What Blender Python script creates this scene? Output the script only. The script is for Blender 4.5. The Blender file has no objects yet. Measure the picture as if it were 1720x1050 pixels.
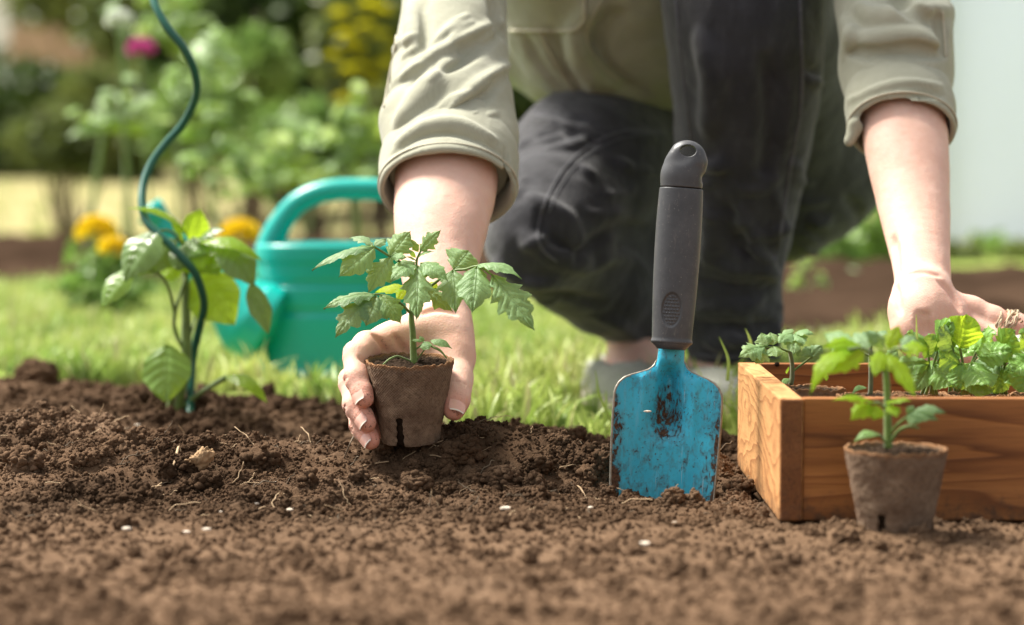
import bpy, math, random
import numpy as np
from mathutils import Vector, Matrix
R = math.radians
rng = np.random.default_rng(7)
random.seed(7)
SC = bpy.context.scene
COL = SC.collection

# ------------------------------------------------------------------ camera, sky, sun, exposure
FPX, CX, CY, PITCH, CAMZ = 4061.0, 860.0, 525.0, R(3.42), 0.25
cam_d = bpy.data.cameras.new('camera')
cam = bpy.data.objects.new('camera', cam_d); COL.objects.link(cam)
cam.location = (0, 0, CAMZ); cam.rotation_euler = (R(90) - PITCH, 0, 0)
cam_d.sensor_width = 36; cam_d.lens = 85.0; cam_d.clip_end = 200; cam_d.clip_start = 0.05
cam_d.dof.use_dof = True; cam_d.dof.focus_distance = 1.90; cam_d.dof.aperture_fstop = 4.2
cam_d.dof.aperture_blades = 0
SC.camera = cam
W = bpy.data.worlds.new('World'); SC.world = W; W.use_nodes = True
wn = W.node_tree; wn.nodes.clear()
SUN_EL, SUN_AZ = R(58), R(-62)      # azimuth measured from +Y (away from the camera) towards +X
sky = wn.nodes.new('ShaderNodeTexSky'); sky.sky_type = 'NISHITA'; sky.sun_disc = False
sky.sun_elevation = SUN_EL; sky.sun_rotation = SUN_AZ; sky.dust_density = 3.0; sky.air_density = 1.0; sky.ozone_density = 0.6
hs = wn.nodes.new('ShaderNodeHueSaturation'); hs.inputs['Saturation'].default_value = 0.25
mul = wn.nodes.new('ShaderNodeMixRGB'); mul.blend_type = 'MULTIPLY'; mul.inputs[0].default_value = 1.0
mul.inputs[2].default_value = (1.0, 0.985, 0.965, 1)
bg = wn.nodes.new('ShaderNodeBackground'); bg.inputs['Strength'].default_value = 0.125
wo = wn.nodes.new('ShaderNodeOutputWorld')
wn.links.new(sky.outputs[0], hs.inputs['Color']); wn.links.new(hs.outputs[0], mul.inputs[1])
wn.links.new(mul.outputs[0], bg.inputs[0]); wn.links.new(bg.outputs[0], wo.inputs[0])
sl = bpy.data.lights.new('sun', 'SUN'); sl.energy = 4.8; sl.angle = R(16); sl.color = (1.0, 0.95, 0.86)
so = bpy.data.objects.new('sun', sl); COL.objects.link(so)
sd = Vector((math.sin(SUN_AZ) * math.cos(SUN_EL), math.cos(SUN_AZ) * math.cos(SUN_EL), math.sin(SUN_EL)))
so.rotation_euler = sd.to_track_quat('Z', 'Y').to_euler()
SC.view_settings.view_transform = 'Standard'; SC.view_settings.look = 'None'
SC.view_settings.exposure = 0.98; SC.view_settings.gamma = 1.0; SC.view_settings.use_curve_mapping = False
SC.cycles.use_denoising = True
SC.cycles.max_bounces = 8; SC.cycles.diffuse_bounces = 3; SC.cycles.glossy_bounces = 3; SC.cycles.transmission_bounces = 4
SC.cycles.use_adaptive_sampling = True; SC.cycles.adaptive_threshold = 0.01
SC.cycles.sample_clamp_indirect = 6

# ------------------------------------------------------------------ helpers
def at(px, py, Y):
    """world point at distance Y in front of the camera that is seen at photo pixel (px, py)"""
    u = (px - CX) / FPX; v = (CY - py) / FPX
    c, s = math.cos(PITCH), math.sin(PITCH)
    t = Y / (c + v * s)
    return np.array([u * t, Y, CAMZ + (v * c - s) * t])
def mpp(Y): return Y / FPX

def perlin(P, seed=0, _c={}):
    if seed not in _c:
        r = np.random.default_rng(seed + 1000)
        pm = r.permutation(256).astype(np.int32); g = r.normal(size=(256, 3)); g /= np.linalg.norm(g, axis=1)[:, None]
        _c[seed] = (np.concatenate([pm, pm]), g.astype(np.float32))
    pm, G = _c[seed]
    P = np.asarray(P, dtype=np.float32)
    i = np.floor(P).astype(np.int32); f = P - i; i &= 255
    u = f * f * f * (f * (f * 6 - 15) + 10)
    out = 0
    for dx in (0, 1):
        a = pm[(i[:, 0] + dx) & 255]; wx = u[:, 0] if dx else 1 - u[:, 0]
        for dy in (0, 1):
            b = pm[(a + i[:, 1] + dy) & 255]; wy = u[:, 1] if dy else 1 - u[:, 1]
            for dz in (0, 1):
                c = pm[(b + i[:, 2] + dz) & 255]; wz = u[:, 2] if dz else 1 - u[:, 2]
                g = G[c]
                d = g[:, 0] * (f[:, 0] - dx) + g[:, 1] * (f[:, 1] - dy) + g[:, 2] * (f[:, 2] - dz)
                out = out + d * wx * wy * wz
    return out
def sstep(a, b, x):
    t = np.clip((x - a) / (b - a), 0, 1); return t * t * (3 - 2 * t)

def mesh_data(name, V, F4=None, F3=None, smooth=True, uv=None, mats=()):
    me = bpy.data.meshes.new(name)
    V = np.asarray(V, dtype=np.float32).reshape(-1, 3)
    F4 = np.zeros((0, 4), int) if F4 is None else np.asarray(F4, int).reshape(-1, 4)
    F3 = np.zeros((0, 3), int) if F3 is None else np.asarray(F3, int).reshape(-1, 3)
    idx = np.concatenate([F4.ravel(), F3.ravel()]).astype(np.int32)
    tot = np.concatenate([np.full(len(F4), 4), np.full(len(F3), 3)]).astype(np.int32)
    st = np.concatenate([[0], np.cumsum(tot)[:-1]]).astype(np.int32)
    me.vertices.add(len(V)); me.vertices.foreach_set('co', V.ravel())
    me.loops.add(len(idx)); me.loops.foreach_set('vertex_index', idx)
    me.polygons.add(len(tot)); me.polygons.foreach_set('loop_start', st); me.polygons.foreach_set('loop_total', tot)
    me.update(calc_edges=True)
    me.validate()
    me.polygons.foreach_set('use_smooth', np.full(len(me.polygons), smooth))
    if uv is not None and len(me.loops) == len(idx):
        l = me.uv_layers.new(name='UVMap'); l.data.foreach_set('uv', np.asarray(uv, np.float32)[idx].ravel())
    for m in mats: me.materials.append(m)
    return me
class G:
    """collects vertices and faces of one object"""
    def __init__(s): s.V = []; s.Q = []; s.T = []; s.U = []; s.n = 0
    def add(s, V, Q=None, T=None, uv=None):
        V = np.asarray(V, float).reshape(-1, 3)
        if Q is not None and len(Q): s.Q.append(np.asarray(Q, int) + s.n)
        if T is not None and len(T): s.T.append(np.asarray(T, int) + s.n)
        s.V.append(V); s.U.append(np.zeros((len(V), 2)) if uv is None else np.asarray(uv, float)); s.n += len(V)
        return s
    def data(s, name, m, smooth=True):
        return mesh_data(name, np.concatenate(s.V), np.concatenate(s.Q) if s.Q else None,
                         np.concatenate(s.T) if s.T else None, smooth, np.concatenate(s.U), [m] if m else [])
    def build(s, name, m, parent=None, smooth=True): return link(name, s.data(name, m, smooth), parent)
def link(name, me, parent=None):
    o = bpy.data.objects.new(name, me); COL.objects.link(o)
    if parent is not None:
        o.parent = parent
        o.location = -Vector(parent['_base']) if '_base' in parent else (0, 0, 0)
    return o
def tag(o, label=None, cat=None, group=None, kind=None):
    if label: o['label'] = label
    if cat: o['category'] = cat
    if group: o['group'] = group
    if kind: o['kind'] = kind
    return o
def thing(name, label, cat, base=(0, 0, 0), group=None):
    """Empty at the thing's base; parts are given in world coordinates and re-based"""
    o = bpy.data.objects.new(name, None); COL.objects.link(o); o.location = base
    o['_base'] = [float(v) for v in base]; o.empty_display_size = 0.02
    return tag(o, label, cat, group)
def children(o): return [c for c in COL.objects if c.parent == o]
def copy_tree(o, parent=None):
    c = o.copy(); COL.objects.link(c)
    if parent is not None: c.parent = parent
    for ch in list(o.children): copy_tree(ch, c)
    return c
def catmull(P, m=8):
    P = [np.asarray(p, float) for p in P]; P = [2 * P[0] - P[1]] + P + [2 * P[-1] - P[-2]]
    out = []
    for i in range(1, len(P) - 2):
        for k in range(m):
            t = k / m; a, b, c, d = P[i - 1], P[i], P[i + 1], P[i + 2]
            out.append(0.5 * (2 * b + (c - a) * t + (2 * a - 5 * b + 4 * c - d) * t * t + (3 * b - a - 3 * c + d) * t ** 3))
    out.append(P[-2]); return np.array(out)
def tube(P, r, n=10, flat=None, cap=True):
    P = np.asarray(P, float); m = len(P)
    r = np.full(m, r) if np.isscalar(r) else np.interp(np.linspace(0, 1, m), np.linspace(0, 1, len(r)), r)
    T = np.gradient(P, axis=0); T /= np.linalg.norm(T, axis=1)[:, None] + 1e-12
    up = np.array([0, 0, 1.0]) if abs(T[0, 2]) < 0.9 else np.array([1.0, 0, 0])
    if flat is not None: up = np.asarray(flat[0], float)
    u = np.cross(T[0], up); u /= np.linalg.norm(u)
    V = []
    a = np.linspace(0, 2 * np.pi, n, endpoint=False)
    for i in range(m):
        u = u - T[i] * u.dot(T[i]); u /= np.linalg.norm(u); w = np.cross(T[i], u)
        k = 1.0 if flat is None else flat[1]
        V.append(P[i] + r[i] * (np.cos(a)[:, None] * u + k * np.sin(a)[:, None] * w))
    V = np.concatenate(V)
    i, j = np.meshgrid(np.arange(m - 1), np.arange(n), indexing='ij'); j2 = (j + 1) % n
    Q = np.stack([i * n + j, i * n + j2, (i + 1) * n + j2, (i + 1) * n + j], -1).reshape(-1, 4)
    Tt = []
    if cap:
        V = np.concatenate([V, [P[0] - T[0] * r[0] * 0.3, P[-1] + T[-1] * r[-1] * 0.3]]); c0, c1 = len(V) - 2, len(V) - 1
        for k in range(n):
            Tt.append((c0, (k + 1) % n, k)); Tt.append((c1, (m - 1) * n + k, (m - 1) * n + (k + 1) % n))
    return V, Q, Tt
def grid_faces(m, n):
    i, j = np.meshgrid(np.arange(m - 1), np.arange(n - 1), indexing='ij')
    return np.stack([i * n + j, (i + 1) * n + j, (i + 1) * n + j + 1, i * n + j + 1], -1).reshape(-1, 4)
def lathe(prof, c, n=48, sx=1.0, sy=1.0):
    prof = np.asarray(prof, float); m = len(prof); a = np.linspace(0, 2 * np.pi, n, endpoint=False)
    V = np.stack([prof[:, 0][:, None] * np.cos(a) * sx + c[0], prof[:, 0][:, None] * np.sin(a) * sy + c[1],
                  np.repeat(prof[:, 1][:, None] + c[2], n, 1)], -1).reshape(-1, 3)
    i, j = np.meshgrid(np.arange(m - 1), np.arange(n), indexing='ij'); j2 = (j + 1) % n
    return V, np.stack([i * n + j, i * n + j2, (i + 1) * n + j2, (i + 1) * n + j], -1).reshape(-1, 4)
def bevel_box(lo, hi, b=0.001, seg=2):
    import bmesh
    bm = bmesh.new(); bmesh.ops.create_cube(bm, size=1.0)
    lo = np.asarray(lo, float); hi = np.asarray(hi, float)
    for v in bm.verts: v.co = Vector(lo + (np.array(v.co) + 0.5) * (hi - lo))
    bmesh.ops.bevel(bm, geom=list(bm.edges), offset=b, segments=seg, affect='EDGES', profile=0.6)
    bm.verts.index_update()
    V = [tuple(v.co) for v in bm.verts]; Q = []; T = []
    for f in bm.faces:
        i = [v.index for v in f.verts]
        if len(i) == 4: Q.append(i)
        else: T += [(i[0], i[k], i[k + 1]) for k in range(1, len(i) - 1)]
    bm.free(); return np.array(V), Q, T

# ---- distance fields, meshed with surface nets: for bodies, cloth, grips and pots
class Field:
    def __init__(s, lo, hi, h):
        s.lo = np.asarray(lo, float); s.h = h
        s.n = np.ceil((np.asarray(hi, float) - s.lo) / h).astype(int) + 1
        s.f = np.full(s.n, 0.2, np.float32)
        s.ax = [(s.lo[k] + h * np.arange(s.n[k])).astype(np.float32) for k in range(3)]
    def box(s, lo, hi):
        a = np.clip(np.floor((lo - s.lo) / s.h).astype(int), 0, s.n); b = np.clip(np.ceil((hi - s.lo) / s.h).astype(int) + 1, 0, s.n)
        sl = tuple(slice(a[k], b[k]) for k in range(3))
        X = s.ax[0][sl[0]][:, None, None]; Y = s.ax[1][sl[1]][None, :, None]; Z = s.ax[2][sl[2]][None, None, :]
        return sl, X, Y, Z
    def merge(s, sl, d, k, mode):
        f = s.f[sl]
        if f.size == 0: return
        if mode == 'sub': a, b = f, -d
        else: a, b = f, d
        if mode in ('sub', 'and'):
            h = np.clip(0.5 - 0.5 * (b - a) / k, 0, 1) if k > 0 else (a > b).astype(np.float32)
            s.f[sl] = b * (1 - h) + a * h + k * h * (1 - h)
        else:
            h = np.clip(0.5 + 0.5 * (b - a) / k, 0, 1) if k > 0 else (a < b).astype(np.float32)
            s.f[sl] = b * (1 - h) + a * h - k * h * (1 - h)
    def cone(s, a, b, ra, rb, k=0.004, flat=None, mode='add'):
        a = np.asarray(a, float); b = np.asarray(b, float); m = max(ra, rb) + max(k, 0.006) + 3 * s.h
        sl, X, Y, Z = s.box(np.minimum(a, b) - m, np.maximum(a, b) + m)
        ab = b - a; L = float(ab.dot(ab)) + 1e-12
        X = X - np.float32(a[0]); Y = Y - np.float32(a[1]); Z = Z - np.float32(a[2])
        t = np.clip((X * np.float32(ab[0] / L) + Y * np.float32(ab[1] / L) + Z * np.float32(ab[2] / L)), 0, 1)
        qx = X - t * np.float32(ab[0]); qy = Y - t * np.float32(ab[1]); qz = Z - t * np.float32(ab[2])
        d2 = qx * qx + qy * qy + qz * qz
        if flat is not None:
            nn = np.asarray(flat[0], float); nn = nn / np.linalg.norm(nn)
            qn = qx * np.float32(nn[0]) + qy * np.float32(nn[1]) + qz * np.float32(nn[2])
            d2 = d2 + qn * qn * np.float32(1 / flat[1] ** 2 - 1)
        d = np.sqrt(d2) - (np.float32(ra) + t * np.float32(rb - ra))
        s.merge(sl, d.astype(np.float32), k, mode)
        return s
    def chain(s, pts, k=0.004, flat=None, mode='add'):
        for (a, ra), (b, rb) in zip(pts[:-1], pts[1:]): s.cone(a, b, ra, rb, k, flat, mode)
        return s
    def ell(s, c, r, k=0.004, rot=None, mode='add'):
        c = np.asarray(c, float); r = np.asarray(r, float); m = r.max() + max(k, 0.006) + 3 * s.h
        sl, X, Y, Z = s.box(c - m, c + m)
        X = X - c[0]; Y = Y - c[1]; Z = Z - c[2]
        if rot is not None:
            M = np.array(rot)
            X, Y, Z = (M[0, 0] * X + M[0, 1] * Y + M[0, 2] * Z, M[1, 0] * X + M[1, 1] * Y + M[1, 2] * Z, M[2, 0] * X + M[2, 1] * Y + M[2, 2] * Z)
        q = np.sqrt((X / r[0]) ** 2 + (Y / r[1]) ** 2 + (Z / r[2]) ** 2); q2 = np.sqrt((X / r[0] ** 2) ** 2 + (Y / r[1] ** 2) ** 2 + (Z / r[2] ** 2) ** 2) + 1e-9
        s.merge(sl, (q * (q - 1) / q2).astype(np.float32), k, mode); return s
    def half(s, p, n, k=0.0):
        """keep the side of the plane that n points away from"""
        n = np.asarray(n, float); n /= np.linalg.norm(n)
        sl, X, Y, Z = s.box(s.lo - 1, s.lo + s.n * s.h + 1)
        d = (X - p[0]) * n[0] + (Y - p[1]) * n[1] + (Z - p[2]) * n[2]
        s.merge(sl, np.broadcast_to(d, s.f.shape).astype(np.float32), k, 'and'); return s
    def sample(s, P):
        q = (P - s.lo) / s.h; i = np.floor(q).astype(int); ok = np.all((i >= 0) & (i < s.n - 1), axis=1)
        i = np.clip(i, 0, s.n - 2); t = q - i; o = 0
        for dx in (0, 1):
            for dy in (0, 1):
                for dz in (0, 1):
                    w = (t[:, 0] if dx else 1 - t[:, 0]) * (t[:, 1] if dy else 1 - t[:, 1]) * (t[:, 2] if dz else 1 - t[:, 2])
                    o = o + w * s.f[i[:, 0] + dx, i[:, 1] + dy, i[:, 2] + dz]
        return np.where(ok, o, 0.2)
    def trace(s, px, py):
        """where the line of sight through a photo pixel first meets the surface"""
        Ys = np.arange(s.lo[1], s.lo[1] + s.n[1] * s.h, s.h * 0.5)
        P = np.array([at(px, py, y) for y in (Ys[0], Ys[-1])]); P = P[0] + (P[1] - P[0]) * ((Ys - Ys[0]) / (Ys[-1] - Ys[0]))[:, None]
        v = s.sample(P); k = np.argmax(v < 0)
        return P[k] if v[k] < 0 else None
    def fold(s, pts, r, k=0.006, sink=0.4, groove=False):
        """a crease or a ridge laid over the surface along a line"""
        c = catmull([(p[0], p[1], 0) for p in pts], 6); w = []
        for q in c:
            t = s.trace(q[0], q[1])
            w.append(t)
        n = len(w)
        for i in range(n - 1):
            if w[i] is None or w[i + 1] is None or np.linalg.norm(w[i + 1] - w[i]) > 0.03: continue
            ra = r * (0.25 + 0.75 * math.sin(math.pi * i / (n - 1))); rb = r * (0.25 + 0.75 * math.sin(math.pi * (i + 1) / (n - 1)))
            sgn = -1 if groove else 1
            off = np.array([0, 1, 0]) * sgn
            s.cone(w[i] + off * ra * sink, w[i + 1] + off * rb * sink, ra, rb, k, None, 'sub' if groove else 'add')
        return s
    def mesh(s):
        f = s.f.copy()
        f[0] = f[-1] = 0.2; f[:, 0] = f[:, -1] = 0.2; f[:, :, 0] = f[:, :, -1] = 0.2
        f[f == 0] = 1e-7
        b = f < 0
        c = np.zeros(tuple(x - 1 for x in b.shape), np.int8)
        for dx in (0, 1):
            for dy in (0, 1):
                for dz in (0, 1): c += b[dx:b.shape[0] - 1 + dx, dy:b.shape[1] - 1 + dy, dz:b.shape[2] - 1 + dz]
        act = np.argwhere((c > 0) & (c < 8)); idm = np.full(c.shape, -1, np.int32)
        idm[act[:, 0], act[:, 1], act[:, 2]] = np.arange(len(act))
        acc = np.zeros((len(act), 3)); cnt = np.zeros(len(act))
        corners = [(x, y, z) for x in (0, 1) for y in (0, 1) for z in (0, 1)]
        for a in corners:
            for k in range(3):
                if a[k]: continue
                e = list(a); e[k] = 1
                fa = f[act[:, 0] + a[0], act[:, 1] + a[1], act[:, 2] + a[2]]; fb = f[act[:, 0] + e[0], act[:, 1] + e[1], act[:, 2] + e[2]]
                m = (fa < 0) != (fb < 0); t = np.where(m, fa / np.where(m, fa - fb, 1), 0)
                p = np.tile(np.array(a, float), (len(act), 1)); p[:, k] += t
                acc += p * m[:, None]; cnt += m
        V = s.lo + (act + acc / cnt[:, None]) * s.h
        Q = []
        for k in range(3):
            o1, o2 = (k + 1) % 3, (k + 2) % 3
            sa = [slice(None)] * 3; sb = [slice(None)] * 3; sa[k] = slice(0, -1); sb[k] = slice(1, None)
            A = b[tuple(sa)]; B = b[tuple(sb)]; e = np.argwhere(A != B)
            e = e[(e[:, o1] > 0) & (e[:, o2] > 0) & (e[:, o1] < f.shape[o1] - 1) & (e[:, o2] < f.shape[o2] - 1)]
            def cell(d1, d2):
                q = e.copy(); q[:, o1] -= d1; q[:, o2] -= d2; return idm[q[:, 0], q[:, 1], q[:, 2]]
            q = np.stack([cell(1, 1), cell(0, 1), cell(0, 0), cell(1, 0)], -1)
            inside = A[e[:, 0], e[:, 1], e[:, 2]]
            q[~inside] = q[~inside][:, ::-1]
            Q.append(q)
        return V, np.concatenate(Q)
def vnorm(V, Q):
    n = np.cross(V[Q[:, 2]] - V[Q[:, 0]], V[Q[:, 3]] - V[Q[:, 1]]); N = np.zeros_like(V)
    for k in range(4):
        for a in range(3): N[:, a] += np.bincount(Q[:, k], n[:, a], len(V))
    return N / (np.linalg.norm(N, axis=1)[:, None] + 1e-12)
def relax(V, Q, it=1, w=0.5):
    E = np.concatenate([Q[:, [0, 1]], Q[:, [1, 2]], Q[:, [2, 3]], Q[:, [3, 0]]]); n = len(V)
    deg = np.bincount(E[:, 0], minlength=n) + np.bincount(E[:, 1], minlength=n) + 1e-9
    for _ in range(it):
        A = np.stack([np.bincount(E[:, 0], V[E[:, 1], a], n) + np.bincount(E[:, 1], V[E[:, 0], a], n) for a in range(3)], -1) / deg[:, None]
        V = V * (1 - w) + A * w
    return V
def rough(V, Q, terms):
    """push the surface in and out along its normals by several sizes of noise: (size, height, seed, billow)"""
    N = vnorm(V, Q); d = 0
    for size, h, seed, bil in terms:
        v = perlin(V / size, seed); d = d + h * ((np.abs(v) * 2 - 0.4) if bil else v * 1.6)
    return V + N * d[:, None]

# ------------------------------------------------------------------ materials
class NT:
    def __init__(s, name):
        s.m = bpy.data.materials.new(name); s.m.use_nodes = True; s.t = s.m.node_tree; s.t.nodes.clear()
        s.out = s.n('ShaderNodeOutputMaterial')
    def n(s, ty, **kw):
        nd = s.t.nodes.new(ty)
        for k, v in kw.items():
            if k.startswith('_'): setattr(nd, k[1:], v)
        for k, v in kw.items():
            if k.startswith('_'): continue
            i = nd.inputs[int(k[1:])] if k[0] == 'i' and k[1:].isdigit() else nd.inputs[k.replace('__', ' ')]
            if isinstance(v, bpy.types.NodeSocket): s.t.links.new(v, i)
            elif isinstance(v, (tuple, list)) and len(v) == 3 and i.type == 'RGBA': i.default_value = (*v, 1)
            else: i.default_value = v
        return nd
    def noise(s, vec, scale, detail=3, rough=0.55, dist=0.0):
        return s.n('ShaderNodeTexNoise', Vector=vec, Scale=scale, Detail=detail, Roughness=rough, Distortion=dist).outputs[0]
    def ramp(s, fac, stops, interp='LINEAR'):
        r = s.n('ShaderNodeValToRGB', Fac=fac); r.color_ramp.interpolation = interp
        e = r.color_ramp.elements
        while len(e) > 1: e.remove(e[-1])
        for i, (p, c) in enumerate(stops):
            x = e[0] if i == 0 else e.new(p)
            x.position = p; c = (c, c, c) if np.isscalar(c) else c; x.color = (*c, 1)
        return r.outputs[0]
    def mix(s, f, a, b, mode='MIX'):
        return s.n('ShaderNodeMixRGB', _blend_type=mode, i0=f, i1=a, i2=b).outputs[0]
    def math(s, op, a, b=0.5, c=0.5): return s.n('ShaderNodeMath', _operation=op, i0=a, i1=b, i2=c).outputs[0]
    def obj(s): return s.n('ShaderNodeTexCoord').outputs['Object']
    def mapping(s, vec, sc=(1, 1, 1), rot=(0, 0, 0), loc=(0, 0, 0)): return s.n('ShaderNodeMapping', Vector=vec, Scale=sc, Rotation=rot, Location=loc).outputs[0]
    def bump(s, h, strength=0.3, dist=0.001, prev=None):
        kw = dict(Height=h, Strength=strength, Distance=dist)
        if prev is not None: kw['Normal'] = prev
        return s.n('ShaderNodeBump', **kw).outputs[0]
    def pbr(s, **kw): return s.n('ShaderNodeBsdfPrincipled', **{k.replace('_', '__') if False else k: v for k, v in kw.items()})
    def finish(s, sh): s.t.links.new(sh, s.out.inputs[0]); return s.m

def m_soil(name, c0, c1, c2, spec=0.04, dry=None):
    t = NT(name); o = t.n('ShaderNodeNewGeometry').outputs['Position']
    a = t.noise(o, 11, 6, 0.7); b = t.noise(o, 420, 4, 0.7); c = t.noise(o, 1500, 2)
    col = t.ramp(a, [(0.3, c0), (0.5, c1), (0.72, c2)])
    col = t.mix(t.ramp(b, [(0.35, 0.0), (0.75, 0.55)]), col, c2)
    col = t.mix(t.ramp(t.noise(o, 900, 3, 0.6), [(0.3, 0.6), (0.5, 0.0)]), col, c0)
    col = t.mix(t.ramp(t.noise(o, 700, 2, 0.5), [(0.70, 0.0), (0.78, 0.6)]), col, (c2[0] * 1.9, c2[1] * 1.85, c2[2] * 1.8))
    if dry:     # the raked strip in front has dried out, the freshly dug ridge behind is still damp
        y = t.n('ShaderNodeSeparateXYZ', Vector=o).outputs[1]
        yy = t.math('ADD', y, t.math('MULTIPLY', t.math('SUBTRACT', t.noise(o, 9, 4, .6), .5), .22))
        f = t.n('ShaderNodeMapRange', i0=yy, i1=1.62, i2=1.80, i3=1.0, i4=0.0).outputs[0]
        col = t.mix(t.math('MULTIPLY', f, .50), col, t.mix(t.ramp(b, [(0.3, 0.0), (0.7, 1.0)]), dry, tuple(v * 1.35 for v in dry)))
        damp = t.ramp(t.noise(t.mapping(o, sc=(1, 1, 2)), 5.5, 4, .65), [(0.42, 0.0), (0.60, 0.75)])
        col = t.mix(t.math('MULTIPLY', damp, t.math('SUBTRACT', 1.0, f)), col, tuple(v * .9 for v in c0))
    nb = t.bump(c, 0.5, 0.0006, t.bump(b, 0.8, 0.0016))
    return t.finish(t.pbr(Base__Color=col, Roughness=0.92, Normal=nb, **{'Specular__IOR__Level': spec}).outputs[0])
def m_leaf(name, top, light, back, trans=0.35, gloss=0.42, vein=8.0, veinc=None, coat=0.0, fuzz=0.0):
    t = NT(name); uv = t.n('ShaderNodeTexCoord').outputs['UV']; ob = t.n('ShaderNodeNewGeometry').outputs['Position']
    s = t.n('ShaderNodeSeparateXYZ', Vector=uv)
    av = t.math('ABSOLUTE', s.outputs[1])
    w = t.math('SUBTRACT', s.outputs[0], t.math('MULTIPLY', av, 0.22))
    fr = t.math('FRACT', t.math('MULTIPLY', w, vein)); d = t.math('ABSOLUTE', t.math('SUBTRACT', fr, 0.5))
    lat = t.ramp(t.math('SUBTRACT', 0.5, d), [(0.0, 1.0), (0.11, 0.0)])
    mid = t.ramp(av, [(0.0, 1.0), (0.035, 0.85), (0.07, 0.0)])
    vm = t.math('MAXIMUM', t.math('MULTIPLY', lat, 0.7), mid)
    col = t.mix(t.ramp(t.noise(ob, 60, 3), [(0.3, 0.0), (0.75, 1.0)]), top, light)
    col = t.mix(t.ramp(t.noise(ob, 900, 2), [(0.4, 0.0), (0.8, 0.35)]), col, (light[0] * 1.35, light[1] * 1.3, light[2] * 1.3))
    vc = veinc or (light[0] * 1.9, light[1] * 1.6, light[2] * 1.3)
    col = t.mix(t.math('MULTIPLY', vm, 0.8), col, vc)
    bf = t.n('ShaderNodeNewGeometry').outputs['Backfacing']; col = t.mix(bf, col, t.mix(0.6, back, vc) if False else back)
    h = t.math('SUBTRACT', t.math('MULTIPLY', t.noise(ob, 450, 3), 0.6), t.math('MULTIPLY', vm, 0.7))
    nb = t.bump(h, 0.65, 0.0010)
    p = t.pbr(Base__Color=col, Roughness=gloss, Normal=nb, **{'Specular__IOR__Level': 0.30, 'Coat__Weight': coat, 'Coat__Roughness': 0.25, 'Sheen__Weight': fuzz * .25})
    tc = t.mix(0.6, col, (0.70, 0.92, 0.04))
    tr = t.n('ShaderNodeBsdfTranslucent', Color=tc, Normal=nb)
    return t.finish(t.n('ShaderNodeMixShader', i0=trans, i1=p.outputs[0], i2=tr.outputs[0]).outputs[0])
def m_plain(name, col, rough=0.5, spec=0.5, var=0.15, scale=40, bump=0.0, bscale=300, trans=0.0, sheen=0.0, metal=0.0):
    t = NT(name); o = t.obj()
    c = t.mix(t.ramp(t.noise(o, scale, 4), [(0.3, 0.0), (0.7, 1.0)]), tuple(x * (1 - var) for x in col), tuple(min(1, x * (1 + var)) for x in col))
    kw = {'Base__Color': c, 'Roughness': rough, 'Specular__IOR__Level': spec, 'Sheen__Weight': sheen, 'Metallic': metal}
    if bump: kw['Normal'] = t.bump(t.noise(o, bscale, 4), bump, 0.001)
    sh = t.pbr(**kw).outputs[0]
    if trans: sh = t.n('ShaderNodeMixShader', i0=trans, i1=sh, i2=t.n('ShaderNodeBsdfTranslucent', Color=c).outputs[0]).outputs[0]
    return t.finish(sh)

M = {}
M['soil'] = m_soil('garden soil', (0.032, 0.018, 0.010), (0.105, 0.061, 0.034), (0.25, 0.163, 0.103), dry=(0.125, 0.078, 0.047))
M['peat'] = m_soil('potting soil', (0.008, 0.005, 0.004), (0.028, 0.018, 0.012), (0.06, 0.038, 0.024))
M['soil_far'] = m_plain('bed soil', (0.046, 0.029, 0.019), 1.0, 0.0, 0.4, 2.2)
# leaves
M['tom'] = m_leaf('tomato leaf', (0.050, 0.200, 0.026), (0.105, 0.345, 0.050), (0.20, 0.34, 0.14), 0.34, 0.5, 7, (0.24, 0.40, 0.12), fuzz=0.25)
M['tom_pale'] = m_leaf('pale tomato leaf', (0.12, 0.29, 0.07), (0.20, 0.42, 0.12), (0.16, 0.27, 0.12), 0.25, 0.5, 7, (0.28, 0.40, 0.18), fuzz=0.3)
M['tom_new'] = m_leaf('young tomato leaf', (0.055, 0.15, 0.03), (0.10, 0.24, 0.05), (0.17, 0.30, 0.09), 0.3, 0.5, 7, (0.25, 0.38, 0.10), fuzz=0.25)
M['tom_back'] = m_leaf('thin bright leaf', (0.17, 0.36, 0.02), (0.30, 0.52, 0.035), (0.36, 0.58, 0.04), 0.72, 0.45, 7)  # lime base colour paints in light shining through from behind
M['pep'] = m_leaf('pepper leaf', (0.10, 0.27, 0.02), (0.19, 0.40, 0.03), (0.30, 0.48, 0.04), 0.6, 0.25, 7, (0.22, 0.34, 0.12), coat=0.35)  # lime copy of the pepper leaf, backlight put into its colour
M['pep_mid'] = m_leaf('mid green pepper leaf', (0.055, 0.16, 0.03), (0.11, 0.26, 0.05), (0.17, 0.30, 0.06), 0.35, 0.3, 7, (0.22, 0.36, 0.12), coat=0.3)
M['pep_dark'] = m_leaf('glossy pepper leaf', (0.035, 0.12, 0.025), (0.08, 0.22, 0.045), (0.13, 0.22, 0.06), 0.25, 0.28, 7, (0.16, 0.28, 0.10), coat=0.35)
M['lettuce'] = m_leaf('broad seedling leaf', (0.07, 0.20, 0.045), (0.15, 0.34, 0.085), (0.20, 0.38, 0.09), 0.32, 0.42, 6, (0.30, 0.45, 0.2), coat=0.2)
M['stem'] = m_plain('green stem', (0.16, 0.24, 0.055), 0.5, 0.4, 0.25, 90, 0.2, 900, 0.15, 0.3)
M['stem_dark'] = m_plain('purple green stem', (0.14, 0.15, 0.07), 0.5, 0.4, 0.3, 60, 0.2, 900, 0.1, 0.3)
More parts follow.
